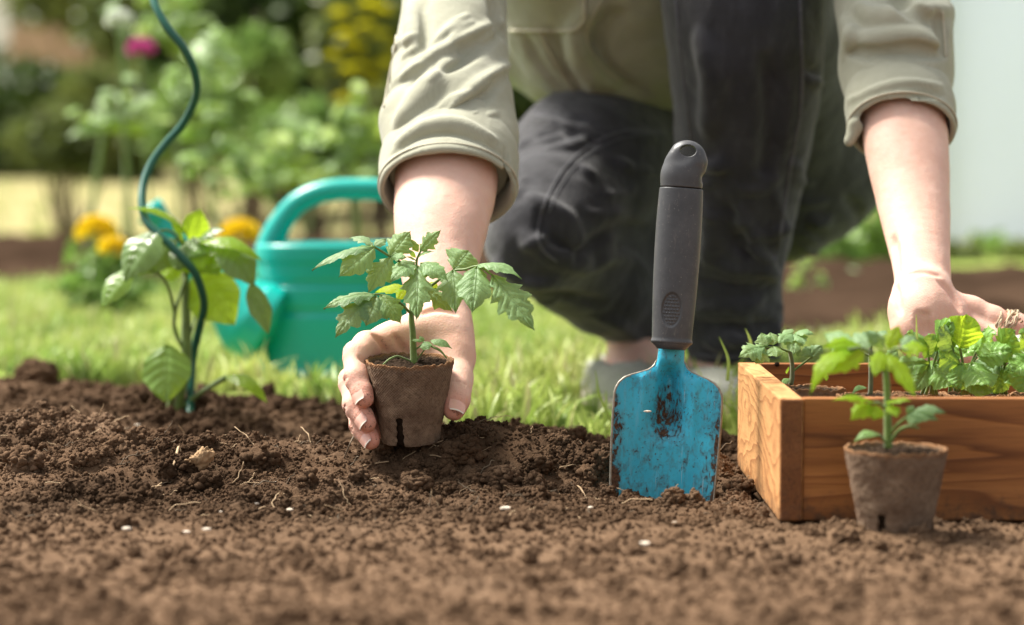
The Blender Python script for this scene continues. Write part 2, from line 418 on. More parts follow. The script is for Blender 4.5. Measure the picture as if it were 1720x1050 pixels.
def m_grass():
    t = NT('grass blades'); uv = t.n('ShaderNodeTexCoord').outputs['UV']; s = t.n('ShaderNodeSeparateXYZ', Vector=uv)
    ob = t.n('ShaderNodeNewGeometry').outputs['Position']; rn = t.n('ShaderNodeObjectInfo').outputs['Random']
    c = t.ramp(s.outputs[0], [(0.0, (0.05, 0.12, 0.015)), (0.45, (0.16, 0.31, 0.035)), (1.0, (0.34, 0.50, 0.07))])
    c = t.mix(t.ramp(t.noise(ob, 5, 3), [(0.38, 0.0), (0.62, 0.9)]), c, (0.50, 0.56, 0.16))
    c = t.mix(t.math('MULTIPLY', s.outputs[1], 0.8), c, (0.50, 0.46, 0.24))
    p = t.pbr(Base__Color=c, Roughness=0.45, **{'Specular__IOR__Level': 0.4})
    return t.finish(t.n('ShaderNodeMixShader', i0=0.32, i1=p.outputs[0], i2=t.n('ShaderNodeBsdfTranslucent', Color=c).outputs[0]).outputs[0])
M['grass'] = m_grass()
def m_lawn():
    t = NT('lawn ground'); o = t.n('ShaderNodeNewGeometry').outputs['Position']
    c = t.ramp(t.noise(o, 3.5, 4), [(0.35, (0.17, 0.25, 0.05)), (0.6, (0.30, 0.36, 0.10)), (0.75, (0.42, 0.42, 0.17))])
    y = t.n('ShaderNodeSeparateXYZ', Vector=o).outputs[1]
    far = t.ramp(t.math('MULTIPLY', y, 0.05), [(0.33, 0.0), (0.40, 1.0)])
    c = t.mix(far, c, t.ramp(t.noise(o, 2.0, 4), [(0.3, (0.25, 0.24, 0.10)), (0.7, (0.38, 0.33, 0.17))]))
    return t.finish(t.pbr(Base__Color=c, Roughness=0.9, Normal=t.bump(t.noise(o, 60, 4), 0.6, 0.02), **{'Specular__IOR__Level': 0.0}).outputs[0])
M['lawn'] = m_lawn()
def m_skin():
    t = NT('skin'); o = t.obj()
    a = t.n('ShaderNodeAttribute', _attribute_name='flush').outputs['Fac']
    base = t.mix(t.ramp(t.noise(o, 45, 4), [(0.3, 0.0), (0.7, 1.0)]), (0.70, 0.43, 0.33), (0.765, 0.505, 0.40))
    base = t.mix(t.ramp(t.noise(o, 160, 3), [(0.48, 0.0), (0.8, 0.28)]), base, (0.68, 0.36, 0.28))
    base = t.mix(t.ramp(t.noise(o, 420, 2), [(0.6, 0.0), (0.8, 0.25)]), base, (0.56, 0.30, 0.22))
    base = t.mix(t.math('MULTIPLY', a, 0.9), base, (0.66, 0.225, 0.145))
    dirt = t.math('MULTIPLY', t.ramp(t.noise(o, 330, 4, .7), [(0.56, 0.0), (0.66, 0.8)]), t.ramp(a, [(0.15, 0.0), (0.6, 1.0)]))
    base = t.mix(dirt, base, (0.10, 0.055, 0.035))
    h = t.n('ShaderNodeTexVoronoi', Vector=o, Scale=700.0).outputs[0]
    nb = t.bump(h, 0.35, 0.0005, t.bump(t.noise(o, 120, 3), 0.06, 0.002))
    p = t.pbr(Base__Color=base, Roughness=0.58, Normal=nb, **{'Subsurface__Weight': 0.22, 'Subsurface__Scale': 0.006, 'Specular__IOR__Level': 0.26})
    p.inputs['Subsurface Radius'].default_value = (1.0, 0.35, 0.2)
    return t.finish(p.outputs[0])
M['skin'] = m_skin()
M['nail'] = m_plain('fingernail', (0.74, 0.42, 0.33), 0.22, 0.6, 0.05, 200)
M['nail_tip'] = m_plain('fingernail edge', (0.82, 0.74, 0.62), 0.3, 0.5, 0.05, 200)
def m_cloth(name, c0, c1, weave=2600, bs=0.35, sheen=0.2, rough=0.85, wear=None, broad=0.35):
    t = NT(name); o = t.obj()
    w1 = t.n('ShaderNodeTexWave', Vector=t.mapping(o, rot=(0.3, 0.5, 0.2)), Scale=weave / 12.0, _bands_direction='Z', Distortion=1.5, Detail=2).outputs['Fac']
    w2 = t.n('ShaderNodeTexWave', Vector=t.mapping(o, rot=(0.1, 0.3, 0.9)), Scale=weave / 12.0, _bands_direction='X', Distortion=1.5, Detail=2).outputs['Fac']
    w = t.math('MULTIPLY', t.math('ADD', w1, w2), 0.5)
    c = t.mix(t.ramp(t.noise(o, 30, 5), [(0.3, 0.0), (0.7, 1.0)]), c0, c1)
    c = t.mix(t.math('MULTIPLY', w, 0.35), c, tuple(x * 0.7 for x in c0))
    if wear: c = t.mix(t.ramp(t.noise(t.mapping(o, sc=(1, 1, .25)), 90, 5, 0.7), [(0.5, 0.0), (0.85, 0.25)]), c, wear)
    nb = t.bump(w, bs, 0.0004, t.bump(t.noise(o, 38, 4, 0.55, 0.8), broad, 0.006))
    return t.finish(t.pbr(Base__Color=c, Roughness=rough, Normal=nb, **{'Sheen__Weight': sheen, 'Specular__IOR__Level': 0.12}).outputs[0])
M['shirt'] = m_cloth('sage shirt cotton', (0.36, 0.36, 0.27), (0.43, 0.43, 0.33), broad=0.25)
M['jeans'] = m_cloth('charcoal denim', (0.029, 0.029, 0.033), (0.050, 0.050, 0.057), 3400, 0.6, 0.3, 0.85, (0.15, 0.15, 0.165), 0.45)
M['thread'] = m_plain('seam', (0.12, 0.12, 0.13), 0.8, 0.2, 0.3, 400)
M['shirt_seam'] = m_plain('shirt seam', (0.50, 0.47, 0.36), 0.8, 0.2, 0.1, 400)
M['shoe'] = m_cloth('pale grey green canvas', (0.30, 0.31, 0.25), (0.38, 0.38, 0.31), 1500)
M['sole'] = m_plain('shoe sole', (0.42, 0.38, 0.30), 0.7)
M['hair'] = m_plain('brown hair', (0.10, 0.055, 0.03), 0.4, 0.5, 0.4, 80, 0.6, 500)
def m_fiber():
    t = NT('pressed peat fibre'); o = t.obj()
    a = t.noise(o, 55, 5, 0.65); b = t.noise(o, 520, 4, 0.75)
    # fine woven pressing: two crossed diagonal sets of ridges round the wall
    s = t.n('ShaderNodeSeparateXYZ', Vector=o); ang = t.math('ARCTAN2', s.outputs[1], s.outputs[0])
    g = t.math('MULTIPLY', t.math('SINE', t.math('MULTIPLY', ang, 80.0)), t.math('SINE', t.math('MULTIPLY', s.outputs[2], 2800.0)))
    c = t.ramp(a, [(0.3, (0.15, 0.095, 0.062)), (0.55, (0.25, 0.172, 0.115)), (0.75, (0.36, 0.26, 0.175))])
    c = t.mix(t.ramp(b, [(0.55, 0.0), (0.8, 0.7)]), c, (0.40, 0.31, 0.22))
    c = t.mix(t.ramp(t.noise(o, 380, 3, .7), [(0.3, 0.6), (0.5, 0.0)]), c, (0.045, 0.028, 0.018))
    rim = t.ramp(t.math('ADD', s.outputs[2], t.math('MULTIPLY', t.noise(o, 300, 2), 0.004)), [(0.0, 0.0), (1.0, 1.0)])
    zr = t.n('ShaderNodeMapRange', i0=t.math('ADD', s.outputs[2], t.math('MULTIPLY', t.noise(o, 300, 2), 0.006)), i1=-0.0005, i2=0.0025, i3=0.0, i4=1.0).outputs[0]
    c = t.mix(t.math('MULTIPLY', zr, 0.75), c, (0.27, 0.13, 0.055))
    h = t.math('ADD', t.math('MULTIPLY', g, 0.5), t.math('MULTIPLY', b, 1.1))
    return t.finish(t.pbr(Base__Color=c, Roughness=0.95, Normal=t.bump(h, 0.8, 0.0011), **{'Specular__IOR__Level': 0.15}).outputs[0])
M['fiber'] = m_fiber()
M['slot'] = m_plain('dark pot slot', (0.022, 0.014, 0.009), 1.0, 0.1, 0.5, 300, 0.8, 700)
def m_wood(name, c0, c1, c2, grain_axis, scale=1.0, figure=0.5):
    """long rings stretched along the board"""
    t = NT(name); o = t.obj()
    sc = {'x': (0.07, 1, 1), 'y': (1, 0.07, 1), 'z': (1, 1, 0.07)}[grain_axis]
    v = t.mapping(o, sc=sc)
    n = t.noise(v, 16 * scale, 3, 0.5, 0.5)
    rings = t.math('FRACT', t.math('MULTIPLY', n, 11.0))
    ring = t.ramp(rings, [(0.0, 0.0), (0.65, 0.35), (0.93, 1.0), (1.0, 0.0)])
    fine = t.noise(t.mapping(o, sc=tuple(0.03 if q == 0.07 else 1 for q in sc)), 900, 3, 0.6)
    c = t.mix(ring, c1, c0)
    c = t.mix(t.ramp(t.noise(v, 26, 3), [(0.35, 0.0), (0.7, 1.0)]), c, t.mix(ring, c2, c1))
    c = t.mix(t.ramp(fine, [(0.45, 0.0), (0.8, 0.5)]), c, c0)
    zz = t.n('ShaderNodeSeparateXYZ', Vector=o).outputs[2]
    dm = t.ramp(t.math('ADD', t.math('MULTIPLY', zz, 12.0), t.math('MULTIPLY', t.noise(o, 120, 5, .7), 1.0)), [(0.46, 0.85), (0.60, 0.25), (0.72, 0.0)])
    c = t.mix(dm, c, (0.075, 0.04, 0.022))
    return t.finish(t.pbr(Base__Color=c, Roughness=0.55, Normal=t.bump(fine, 0.35, 0.0008, t.bump(ring, 0.2, 0.0008)), **{'Specular__IOR__Level': 0.3}).outputs[0])
M['wood'] = m_wood('oiled orange wood', (0.075, 0.022, 0.006), (0.28, 0.098, 0.026), (0.44, 0.185, 0.056), 'x')  # darker than the side boards: the front's shade is put into the colour
def m_wood_fig(name, c0, c1, c2):
    """flat sawn board: wavy growth rings running across the face"""
    t = NT(name); o = t.obj(); s_ = t.n('ShaderNodeSeparateXYZ', Vector=o)
    w = t.math('ADD', t.math('MULTIPLY', s_.outputs[2], 75.0), t.math('MULTIPLY', t.noise(t.mapping(o, sc=(1, .45, 1)), 13, 2, .45, .3), 13.0))
    w = t.math('ADD', w, t.math('MULTIPLY', t.noise(o, 120, 2), .5))
    ring = t.ramp(t.math('FRACT', w), [(0.0, 0.0), (0.55, 0.25), (0.90, 1.0), (1.0, 0.0)])
    fine = t.noise(t.mapping(o, sc=(1, .04, 1)), 900, 3, 0.6)
    c = t.mix(ring, c2, c1); c = t.mix(t.ramp(t.noise(t.mapping(o, sc=(1, .5, 1)), 60, 4, .7), [(0.55, 0.0), (0.75, 0.45)]), c, c0); c = t.mix(t.ramp(t.noise(o, 30, 3), [(0.35, 0.0), (0.7, 0.6)]), c, t.mix(ring, c1, c0))
    c = t.mix(t.ramp(fine, [(0.5, 0.0), (0.8, 0.4)]), c, c0)
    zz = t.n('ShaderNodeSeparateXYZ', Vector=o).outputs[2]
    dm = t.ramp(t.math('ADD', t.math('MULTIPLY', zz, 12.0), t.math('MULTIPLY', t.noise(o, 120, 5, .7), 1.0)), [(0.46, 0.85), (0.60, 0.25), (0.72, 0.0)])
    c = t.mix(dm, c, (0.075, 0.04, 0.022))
    return t.finish(t.pbr(Base__Color=c, Roughness=0.6, Normal=t.bump(fine, 0.35, 0.0008, t.bump(ring, 0.3, 0.0008)), **{'Specular__IOR__Level': 0.3}).outputs[0])
M['wood_y'] = m_wood_fig('pale figured wood', (0.20, 0.070, 0.020), (0.42, 0.185, 0.064), (0.66, 0.35, 0.140))  # paler copy for the left side, sunlight put into the colour
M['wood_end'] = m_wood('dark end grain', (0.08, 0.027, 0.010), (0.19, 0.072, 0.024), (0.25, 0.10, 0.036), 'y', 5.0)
def m_blue():
    t = NT('muddy blue paint'); o = t.obj(); s = t.n('ShaderNodeSeparateXYZ', Vector=o)
    x, z = s.outputs[0], s.outputs[2]
    ax = t.math('ABSOLUTE', x)
    base = t.mix(t.ramp(t.noise(o, 30, 4), [(0.3, 0.0), (0.7, 1.0)]), (0.022, 0.38, 0.56), (0.050, 0.50, 0.70))
    base = t.mix(t.ramp(t.noise(t.mapping(o, sc=(1, 1, .12), rot=(0, R(20), 0)), 260, 4, 0.7), [(0.55, 0.0), (0.8, 0.35)]), base, (0.25, 0.45, 0.55))
    # splashes, thicker along edges, lower down and in the channel, also painting its shade
    cx_ = t.math('POWER', t.math('MULTIPLY', ax, 1 / .0135), 2.0); cz_ = t.math('POWER', t.math('MULTIPLY', t.math('ABSOLUTE', t.math('SUBTRACT', z, .062)), 1 / .030), 2.0)
    chan = t.ramp(t.math('ADD', cx_, cz_), [(0.0, 1.0), (0.5, .75), (1.0, 0.0)])
    edge = t.math('MULTIPLY', t.ramp(t.math('MULTIPLY', ax, 20.0), [(0.60, 0.0), (0.78, 1.0)]), t.ramp(t.math('MULTIPLY', z, 6.0), [(0.36, 1.0), (0.47, 0.2)]))
    dens = t.math('ADD', t.math('MULTIPLY', chan, 0.105), t.math('MULTIPLY', edge, 0.125))
    n1 = t.noise(t.mapping(o, sc=(1.0, 1.0, 0.6)), 210, 6, 0.72, 0.4); n2 = t.noise(o, 75, 4, 0.6)
    v = t.math('ADD', t.math('ADD', t.math('MULTIPLY', n1, 0.72), t.math('MULTIPLY', n2, 0.28)), dens)
    low = t.ramp(t.math('MULTIPLY', z, 6.0), [(0.0, 0.03), (0.6, 0.0)])
    v = t.math('ADD', v, low)
    mud = t.ramp(v, [(0.612, 0.0), (0.648, 1.0)])
    spk = t.ramp(t.noise(o, 480, 3, 0.6), [(0.645, 0.0), (0.67, 1.0)])
    film = t.ramp(v, [(0.49, 0.0), (0.61, 0.6)])
    mk = t.math('MAXIMUM', mud, t.math('MULTIPLY', spk, t.ramp(n2, [(0.4, 0.0), (0.5, 1.0)])))
    mc = t.ramp(t.noise(o, 500, 3), [(0.3, (0.028, 0.015, 0.009)), (0.7, (0.12, 0.065, 0.036))])
    c = t.mix(film, base, (0.07, 0.12, 0.12)); c = t.mix(mk, c, mc)
    ro = t.math('ADD', t.math('MULTIPLY', mk, 0.5), 0.42)
    scr = t.ramp(t.noise(t.mapping(o, sc=(1, 1, .03), rot=(0, R(-12), 0)), 700, 2, .5), [(0.70, 0.0), (0.73, .5)])
    c = t.mix(scr, c, (0.42, 0.55, 0.60))
    return t.finish(t.pbr(Base__Color=c, Roughness=ro, Normal=t.bump(t.math('ADD', mk, t.math('MULTIPLY', n1, .2)), 0.7, 0.0007), **{'Specular__IOR__Level': 0.4}).outputs[0])
M['blue'] = m_blue()
def m_grip():
    t = NT('dusty grey rubber'); o = t.obj()
    c = t.mix(t.ramp(t.noise(o, 60, 5, 0.7), [(0.35, 0.0), (0.75, 1.0)]), (0.052, 0.054, 0.058), (0.082, 0.084, 0.088))
    sp = t.ramp(t.noise(o, 620, 3, 0.6), [(0.67, 0.0), (0.70, 0.9)])
    sp2 = t.ramp(t.noise(t.mapping(o, sc=(1, 1, .3)), 260, 4, 0.7), [(0.60, 0.0), (0.74, 0.5)])
    c = t.mix(t.math('MAXIMUM', sp, sp2), c, (0.20, 0.18, 0.16))
    return t.finish(t.pbr(Base__Color=c, Roughness=0.43, Normal=t.bump(t.noise(o, 1400, 2), 0.15, 0.0003), **{'Specular__IOR__Level': 0.45}).outputs[0])
M['grip'] = m_grip()
M['metal'] = m_plain('bare metal edge', (0.30, 0.27, 0.22), 0.5, 0.5, 0.3, 300, 0.2, 500, metal=0.6)
M['teal'] = m_plain('turquoise plastic', (0.004, 0.40, 0.345), 0.30, 0.5, 0.06, 20)
M['stake'] = m_plain('green plastic coated steel', (0.012, 0.105, 0.068), 0.3, 0.5, 0.1, 60)
M['pebble'] = m_plain('pale pebble', (0.62, 0.53, 0.42), 0.7, 0.3, 0.2, 150, 0.4, 400)
M['straw'] = m_plain('dry straw', (0.42, 0.30, 0.18), 0.8, 0.2, 0.3, 200, 0.3, 500)
M['bark'] = m_plain('brown bark chip', (0.34, 0.22, 0.12), 0.9, 0.2, 0.4, 150, 0.5, 500)
M['root'] = m_plain('dry root', (0.50, 0.40, 0.27), 0.85, 0.2, 0.3, 200)
M['orange'] = m_plain('marigold petals', (1.0, 0.68, 0.025), 0.6, 0.3, 0.2, 50, 0, 100, 0.3)
M['yellow'] = m_plain('yellow petals', (0.80, 0.76, 0.03), 0.6, 0.3, 0.2, 50, 0, 100, 0.3)
M['pink'] = m_plain('magenta petals', (0.66, 0.10, 0.38), 0.6, 0.3, 0.25, 50, 0, 100, 0.3)
M['whitep'] = m_plain('white petals', (0.75, 0.78, 0.70), 0.6, 0.3, 0.1, 50, 0, 100, 0.3)
M['wall'] = m_plain('white render', (0.80, 0.80, 0.79), 0.85, 0.2, 0.03, 2, 0.3, 60)
M['film'] = m_plain('white greenhouse film', (0.82, 0.87, 0.95), 0.6, 0.1, 0.02, 1, 0.2, 30, 0.5)
M['brownwall'] = m_plain('brown plaster wall', (0.52, 0.36, 0.27), 0.9, 0.2, 0.15, 1.5, 0.3, 30)
def m_bush(name, a, b, c): 
    t = NT(name); o = t.n('ShaderNodeNewGeometry').outputs['Position']
    col = t.ramp(t.noise(o, 6, 4, 0.6), [(0.3, a), (0.5, b), (0.72, c)])
    col = t.mix(t.ramp(t.noise(o, 40, 2), [(0.4, 0.0), (0.8, 0.6)]), col, c)
    p = t.pbr(Base__Color=col, Roughness=0.45, **{'Specular__IOR__Level': 0.4})
    return t.finish(t.n('ShaderNodeMixShader', i0=0.3, i1=p.outputs[0], i2=t.n('ShaderNodeBsdfTranslucent', Color=col).outputs[0]).outputs[0])
M['bush_dark'] = m_bush('dark shrub leaves', (0.014, 0.034, 0.008), (0.040, 0.080, 0.016), (0.13, 0.17, 0.03))
M['bush_olive'] = m_bush('olive shrub leaves', (0.06, 0.085, 0.02), (0.12, 0.16, 0.04), (0.24, 0.28, 0.07))
M['bush_mid'] = m_bush('green plant leaves', (0.10, 0.20, 0.035), (0.19, 0.33, 0.07), (0.36, 0.46, 0.13))
M['bush_pale'] = m_bush('pale plant leaves', (0.20, 0.32, 0.14), (0.30, 0.42, 0.20), (0.42, 0.52, 0.32))
M['wood_stem'] = m_plain('brown stems', (0.12, 0.085, 0.05), 0.8)
# ------------------------------------------------------------------ the ground
def edge_y(x):   # where the dug bed ends and the lawn begins
    return np.interp(x, [-3, -0.75, -0.60, -0.42, -0.30, -0.18, -0.09, -0.03, 0.10, 0.30, 0.6, 3], [3.1, 2.86, 2.78, 2.72, 2.62, 2.48, 2.36, 2.24, 2.18, 2.20, 2.25, 2.4])
def gauss(x, y, cx, cy, sx, sy): return np.exp(-((x - cx) / sx) ** 2 - ((y - cy) / sy) ** 2)
BX0, BX1, BY0, BY1, BH = 0.188, 0.62, 1.69, 2.005, 0.0865    # the wooden box on the ground
def soil_h(x, y, fine=True):
    x = np.asarray(x, float); y = np.asarray(y, float); P = np.stack([x.ravel(), y.ravel(), 0 * x.ravel()], -1)
    def pn(size, seed): return perlin(P / size + 31.7, seed).reshape(x.shape)
    z = 0.010 * pn(0.30, 1) + 0.004 * pn(0.12, 2)
    fg = sstep(1.55, 1.78, y)
    wob = 0.02 * pn(0.15, 9)
    z = z * (0.6 + 0.4 * fg)
    z += 0.027 * gauss(x, y + wob * .5, -0.22, 1.94, 0.24, 0.055) - 0.012 * gauss(x, y, -0.22, 2.12, 0.20, 0.07)          # the ridge in focus
    z += 0.044 * gauss(x, y + wob, -0.41, 2.06, 0.12, 0.09)           # dark mound on the left
    z += 0.022 * gauss(x, y, -0.46, 2.35, 0.16, 0.12)
    z += 0.027 * gauss(x, y + wob, -0.035, 1.93, 0.055, 0.05)         # the heap under the pot
    z += 0.016 * gauss(x, y + wob, 0.045, 1.93, 0.05, 0.05)
    z += 0.014 * gauss(x, y, 0.17, 1.93, 0.03, 0.06)
    z += 0.016 * gauss(x, y, -0.56, 2.72, 0.10, 0.10) + 0.016 * gauss(x, y, -0.40, 2.70, 0.06, 0.08) + 0.012 * gauss(x, y, -0.2, 2.5, 0.10, 0.08)
    z += 0.014 * gauss(x, y, 0.03, 2.15, 0.05, 0.05) + 0.008 * gauss(x, y, 0.14, 2.1, 0.05, 0.05)
    z += -0.013 * gauss(x, y, 0.125, 1.84, 0.06, 0.035) + 0.006 * gauss(x, y, 0.258, 1.612, 0.05, 0.035)
    amp = 0.45 + 0.55 * fg
    z += amp * 0.0155 * (np.abs(pn(0.060, 3)) * 2 - 0.35) * (0.55 + 0.9 * (pn(0.25, 8) + 0.3))
    z += amp * 0.0055 * (np.abs(pn(0.028, 4)) * 2 - 0.35)
    z += (0.7 + 0.3 * fg) * 0.0030 * (np.abs(pn(0.013, 5)) * 2 - 0.35)
    if fine:
        z += 0.0020 * (np.abs(pn(0.0065, 6)) * 2 - 0.3) + 0.0013 * pn(0.0032, 7)
    ex = np.maximum(np.maximum(BX0 - x, x - BX1), np.maximum(BY0 - y, y - BY1))       # flatter under the box
    k = sstep(0.03, -0.005, ex); z = z * (1 - k) + np.minimum(z, -0.002) * k
    e = edge_y(x)
    z = z * sstep(0.10, -0.1, y - e) + (0.006 * pn(0.05, 3)) * (1 - sstep(0.10, -0.1, y - e)) - 0.06 * sstep(-0.01, 0.14, y - e + 0.03 * pn(0.08, 12))
    return z
def hgrid(xs, ys, hf):
    X, Y = np.meshgrid(xs, ys); Z = hf(X, Y)
    return np.stack([X, Y, Z], -1).reshape(-1, 3), grid_faces(len(ys), len(xs))[:, ::-1]
xs = np.concatenate([np.linspace(-2.6, -0.72, 60)[:-1], np.arange(-0.72, -0.46, 0.003), np.arange(-0.46, 0.46, 0.0018), np.arange(0.46, 0.72, 0.003), np.linspace(0.72, 2.6, 60)])
ys = np.concatenate([np.linspace(-1.6, 1.1, 60)[:-1], np.arange(1.1, 1.70, 0.0032), np.arange(1.70, 2.10, 0.0019), np.arange(2.10, 2.55, 0.0032), np.arange(2.55, 3.2, 0.006)])
V, Q = hgrid(xs, ys, soil_h)
g = G(); g.add(V, Q); soil = g.build('garden_soil', M['soil']); tag(soil, kind='structure')

def terrain(x, y): return 0.25 * sstep(7.6, 14.0, y) + 0.15 * sstep(14, 40, y)
def lawn_h(x, y):
    P = np.stack([x.ravel(), y.ravel(), 0 * x.ravel()], -1)
    return terrain(x, y) + 0.008 * perlin(P / 0.35, 14).reshape(x.shape) - 0.07 * sstep(0.03, -0.10, y - edge_y(x)) - 0.10 * sstep(-0.1, -0.2, y - edge_y(x))
xs = np.concatenate([np.linspace(-60, -2, 30)[:-1], np.linspace(-2, 2, 90)[:-1], np.linspace(2, 60, 30)])
ys = np.concatenate([np.linspace(1.9, 3.4, 60)[:-1], np.linspace(3.4, 15, 70)[:-1], np.linspace(15, 90, 20)])
V, Q = hgrid(xs, ys, lawn_h); g = G(); g.add(V, Q); lawn = g.build('lawn', M['lawn']); tag(lawn, kind='structure')
# dug flower bed farther back
def bed_near(x): return np.interp(x, [-3, -0.2, 0.32, 3], [5.0, 4.9, 3.4, 3.3])
def bed_far(x): return np.interp(x, [-3, -0.2, 0.9, 1.3, 3], [8.2, 7.4, 5.3, 5.2, 5.4])
def bed_h(x, y):
    P = np.stack([x.ravel(), y.ravel(), 0 * x.ravel()], -1)
    m = sstep(-0.06, 0.10, y - bed_near(x)) * sstep(-0.06, 0.10, bed_far(x) - y)
    return terrain(x, y) - 0.05 + m * (0.075 + 0.03 * (np.abs(perlin(P / 0.16, 15)) * 2).reshape(x.shape) + 0.012 * perlin(P / 0.05, 16).reshape(x.shape))
V, Q = hgrid(np.linspace(-3, 3, 220), np.linspace(3.3, 8.6, 220), bed_h); g = G(); g.add(V, Q)
tag(g.build('flower_bed_soil', M['soil_far']), kind='structure')

# ------------------------------------------------------------------ scattering
def ico(sub):
    import bmesh
    bm = bmesh.new(); bmesh.ops.create_icosphere(bm, subdivisions=sub, radius=1.0)
    V = np.array([tuple(v.co) for v in bm.verts]); T = np.array([[v.index for v in f.verts] for f in bm.faces]); bm.free(); return V, T
def lump(seed, sub=3, st=0.5):
    V, T = ico(sub); o = seed * 7.3
    d = 1 + st * 0.55 * perlin(V * 0.9 + o, 20) * 1.6 + st * 0.75 * (np.abs(perlin(V * 2.0 + o, 21)) * 2 - 0.35) + st * 0.40 * (np.abs(perlin(V * 4.6 + o, 22)) * 2 - 0.3) + st * 0.16 * perlin(V * 10 + o, 23)
    V = V * d[:, None] * np.array([1, 0.9, 0.8]); return V, T
def cluster(seed, sub=3, n=26, st=.5):
    """a clod made of many crumbs stuck together"""
    V, T = lump(seed, sub, st); Vs = [V * .82]; Ts = [T]; c = len(V); r = np.random.default_rng(seed); v2, t2 = lump(seed + 3, 2, .6)
    for k in range(n):
        p = V[r.integers(0, len(V))] * .86; s_ = r.uniform(.12, .34); M3 = np.array(Matrix.Rotation(r.uniform(0, 6.28), 3, Vector(r.normal(size=3)).normalized()))
        Vs.append(v2 @ M3 * s_ + p); Ts.append(t2 + c); c += len(v2)
    return np.concatenate(Vs), np.concatenate(Ts)
def scatter(name, P, rot, scl, pid, protos, kind='stuff'):
    """one object that sets many small copies of a few shapes on its points"""
    coll = bpy.data.collections.new(name + '_shapes')
    for i, me in enumerate(protos):
        o = bpy.data.objects.new('%s_shape_%02d' % (name, i), me); coll.objects.link(o)
    me = bpy.data.meshes.new(name); me.vertices.add(len(P)); me.vertices.foreach_set('co', np.asarray(P, np.float32).ravel())
    a = me.attributes.new('rot', 'FLOAT_VECTOR', 'POINT'); a.data.foreach_set('vector', np.asarray(rot, np.float32).ravel())
    a = me.attributes.new('scl', 'FLOAT', 'POINT'); a.data.foreach_set('value', np.asarray(scl, np.float32))
    a = me.attributes.new('pid', 'INT', 'POINT'); a.data.foreach_set('value', np.asarray(pid, np.int32))
    ob = bpy.data.objects.new(name, me); COL.objects.link(ob)
    ng = bpy.data.node_groups.new(name, 'GeometryNodeTree')
    ng.interface.new_socket('Geometry', in_out='INPUT', socket_type='NodeSocketGeometry'); ng.interface.new_socket('Geometry', in_out='OUTPUT', socket_type='NodeSocketGeometry')
    N = ng.nodes; L = ng.links; gi = N.new('NodeGroupInput'); go = N.new('NodeGroupOutput')
    ip = N.new('GeometryNodeInstanceOnPoints'); ci = N.new('GeometryNodeCollectionInfo'); ci.inputs['Collection'].default_value = coll
    ci.inputs['Separate Children'].default_value = True; ci.inputs['Reset Children'].default_value = True
    def na(n, ty):
        x = N.new('GeometryNodeInputNamedAttribute'); x.data_type = ty; x.inputs[0].default_value = n; return x.outputs[0]
    L.new(gi.outputs[0], ip.inputs['Points']); L.new(ci.outputs[0], ip.inputs['Instance']); ip.inputs['Pick Instance'].default_value = True
    L.new(na('pid', 'INT'), ip.inputs['Instance Index']); L.new(na('rot', 'FLOAT_VECTOR'), ip.inputs['Rotation']); L.new(na('scl', 'FLOAT'), ip.inputs['Scale'])
    L.new(ip.outputs[0], go.inputs[0])
    md = ob.modifiers.new('scatter', 'NODES'); md.node_group = ng
    return tag(ob, kind=kind)
lumps = []
for i in range(12):
    V, T = lump(i + 1, 3, 0.7) if i < 6 else cluster(i + 1, 3, 22 + 3 * i, .6); gg = G(); gg.add(V, None, T); lumps.append(gg.data('soil_crumb', M['soil']))
def bed_points(n, y0, y1, power=1.0):
    Y = y0 + (y1 - y0) * rng.random(n) ** power; X = (rng.random(n) * 2 - 1) * (0.235 * Y + 0.03)
    ok = (Y < edge_y(X) + 0.0) & ~((X > BX0 - 0.004) & (X < BX1) & (Y > BY0 - 0.004) & (Y < BY1)); return X[ok], Y[ok]
PP, SS, II = [], [], []
for n, y0, y1, r0, r1, pw in [(42000, 1.68, 2.14, .0006, .0022, 1), (12000, 1.15, 1.70, .0009, .0026, 1), (16000, 2.1, 2.8, .0012, .0036, 1), (3600, 1.72, 2.20, .0020, .0055, 1), (900, 1.74, 2.18, .004, .0088, 1),
                         (1500, 1.15, 1.72, .0025, .0062, 1), (2600, 2.1, 2.8, .0035, .0085, 1), (380, 1.78, 2.15, .005, .0115, 1), (260, 2.15, 2.8, .008, .017, 1), (30, 1.3, 1.74, .005, .009, 1)]:
    X, Y = bed_points(n, y0, y1, pw); r = r0 + (r1 - r0) * rng.random(len(X)) ** 2.2
    if r1 > 0.0045:    # bigger clods gather in patches
        k = perlin(np.stack([X / 0.09, Y / 0.09, 0 * X], -1), 31) > -0.05; X, Y, r = X[k], Y[k], r[k]
    Z = soil_h(X, Y) + r * rng.uniform(-0.1, 0.55, len(X)); PP.append(np.stack([X, Y, Z], -1)); SS.append(r)
    II.append(rng.integers(0, 7, len(X)) if r1 < 0.003 else rng.integers(3, 12, len(X)) if r1 < .0055 else rng.integers(6, 12, len(X)))
PP = np.concatenate(PP); SS = np.concatenate(SS); II = np.concatenate(II)
crumbs = scatter('soil_crumbs', PP, rng.uniform(0, 6.28, (len(PP), 3)), SS, II, lumps)
tag(crumbs, 'loose brown soil crumbs and clods strewn over the dug bed', 'soil')
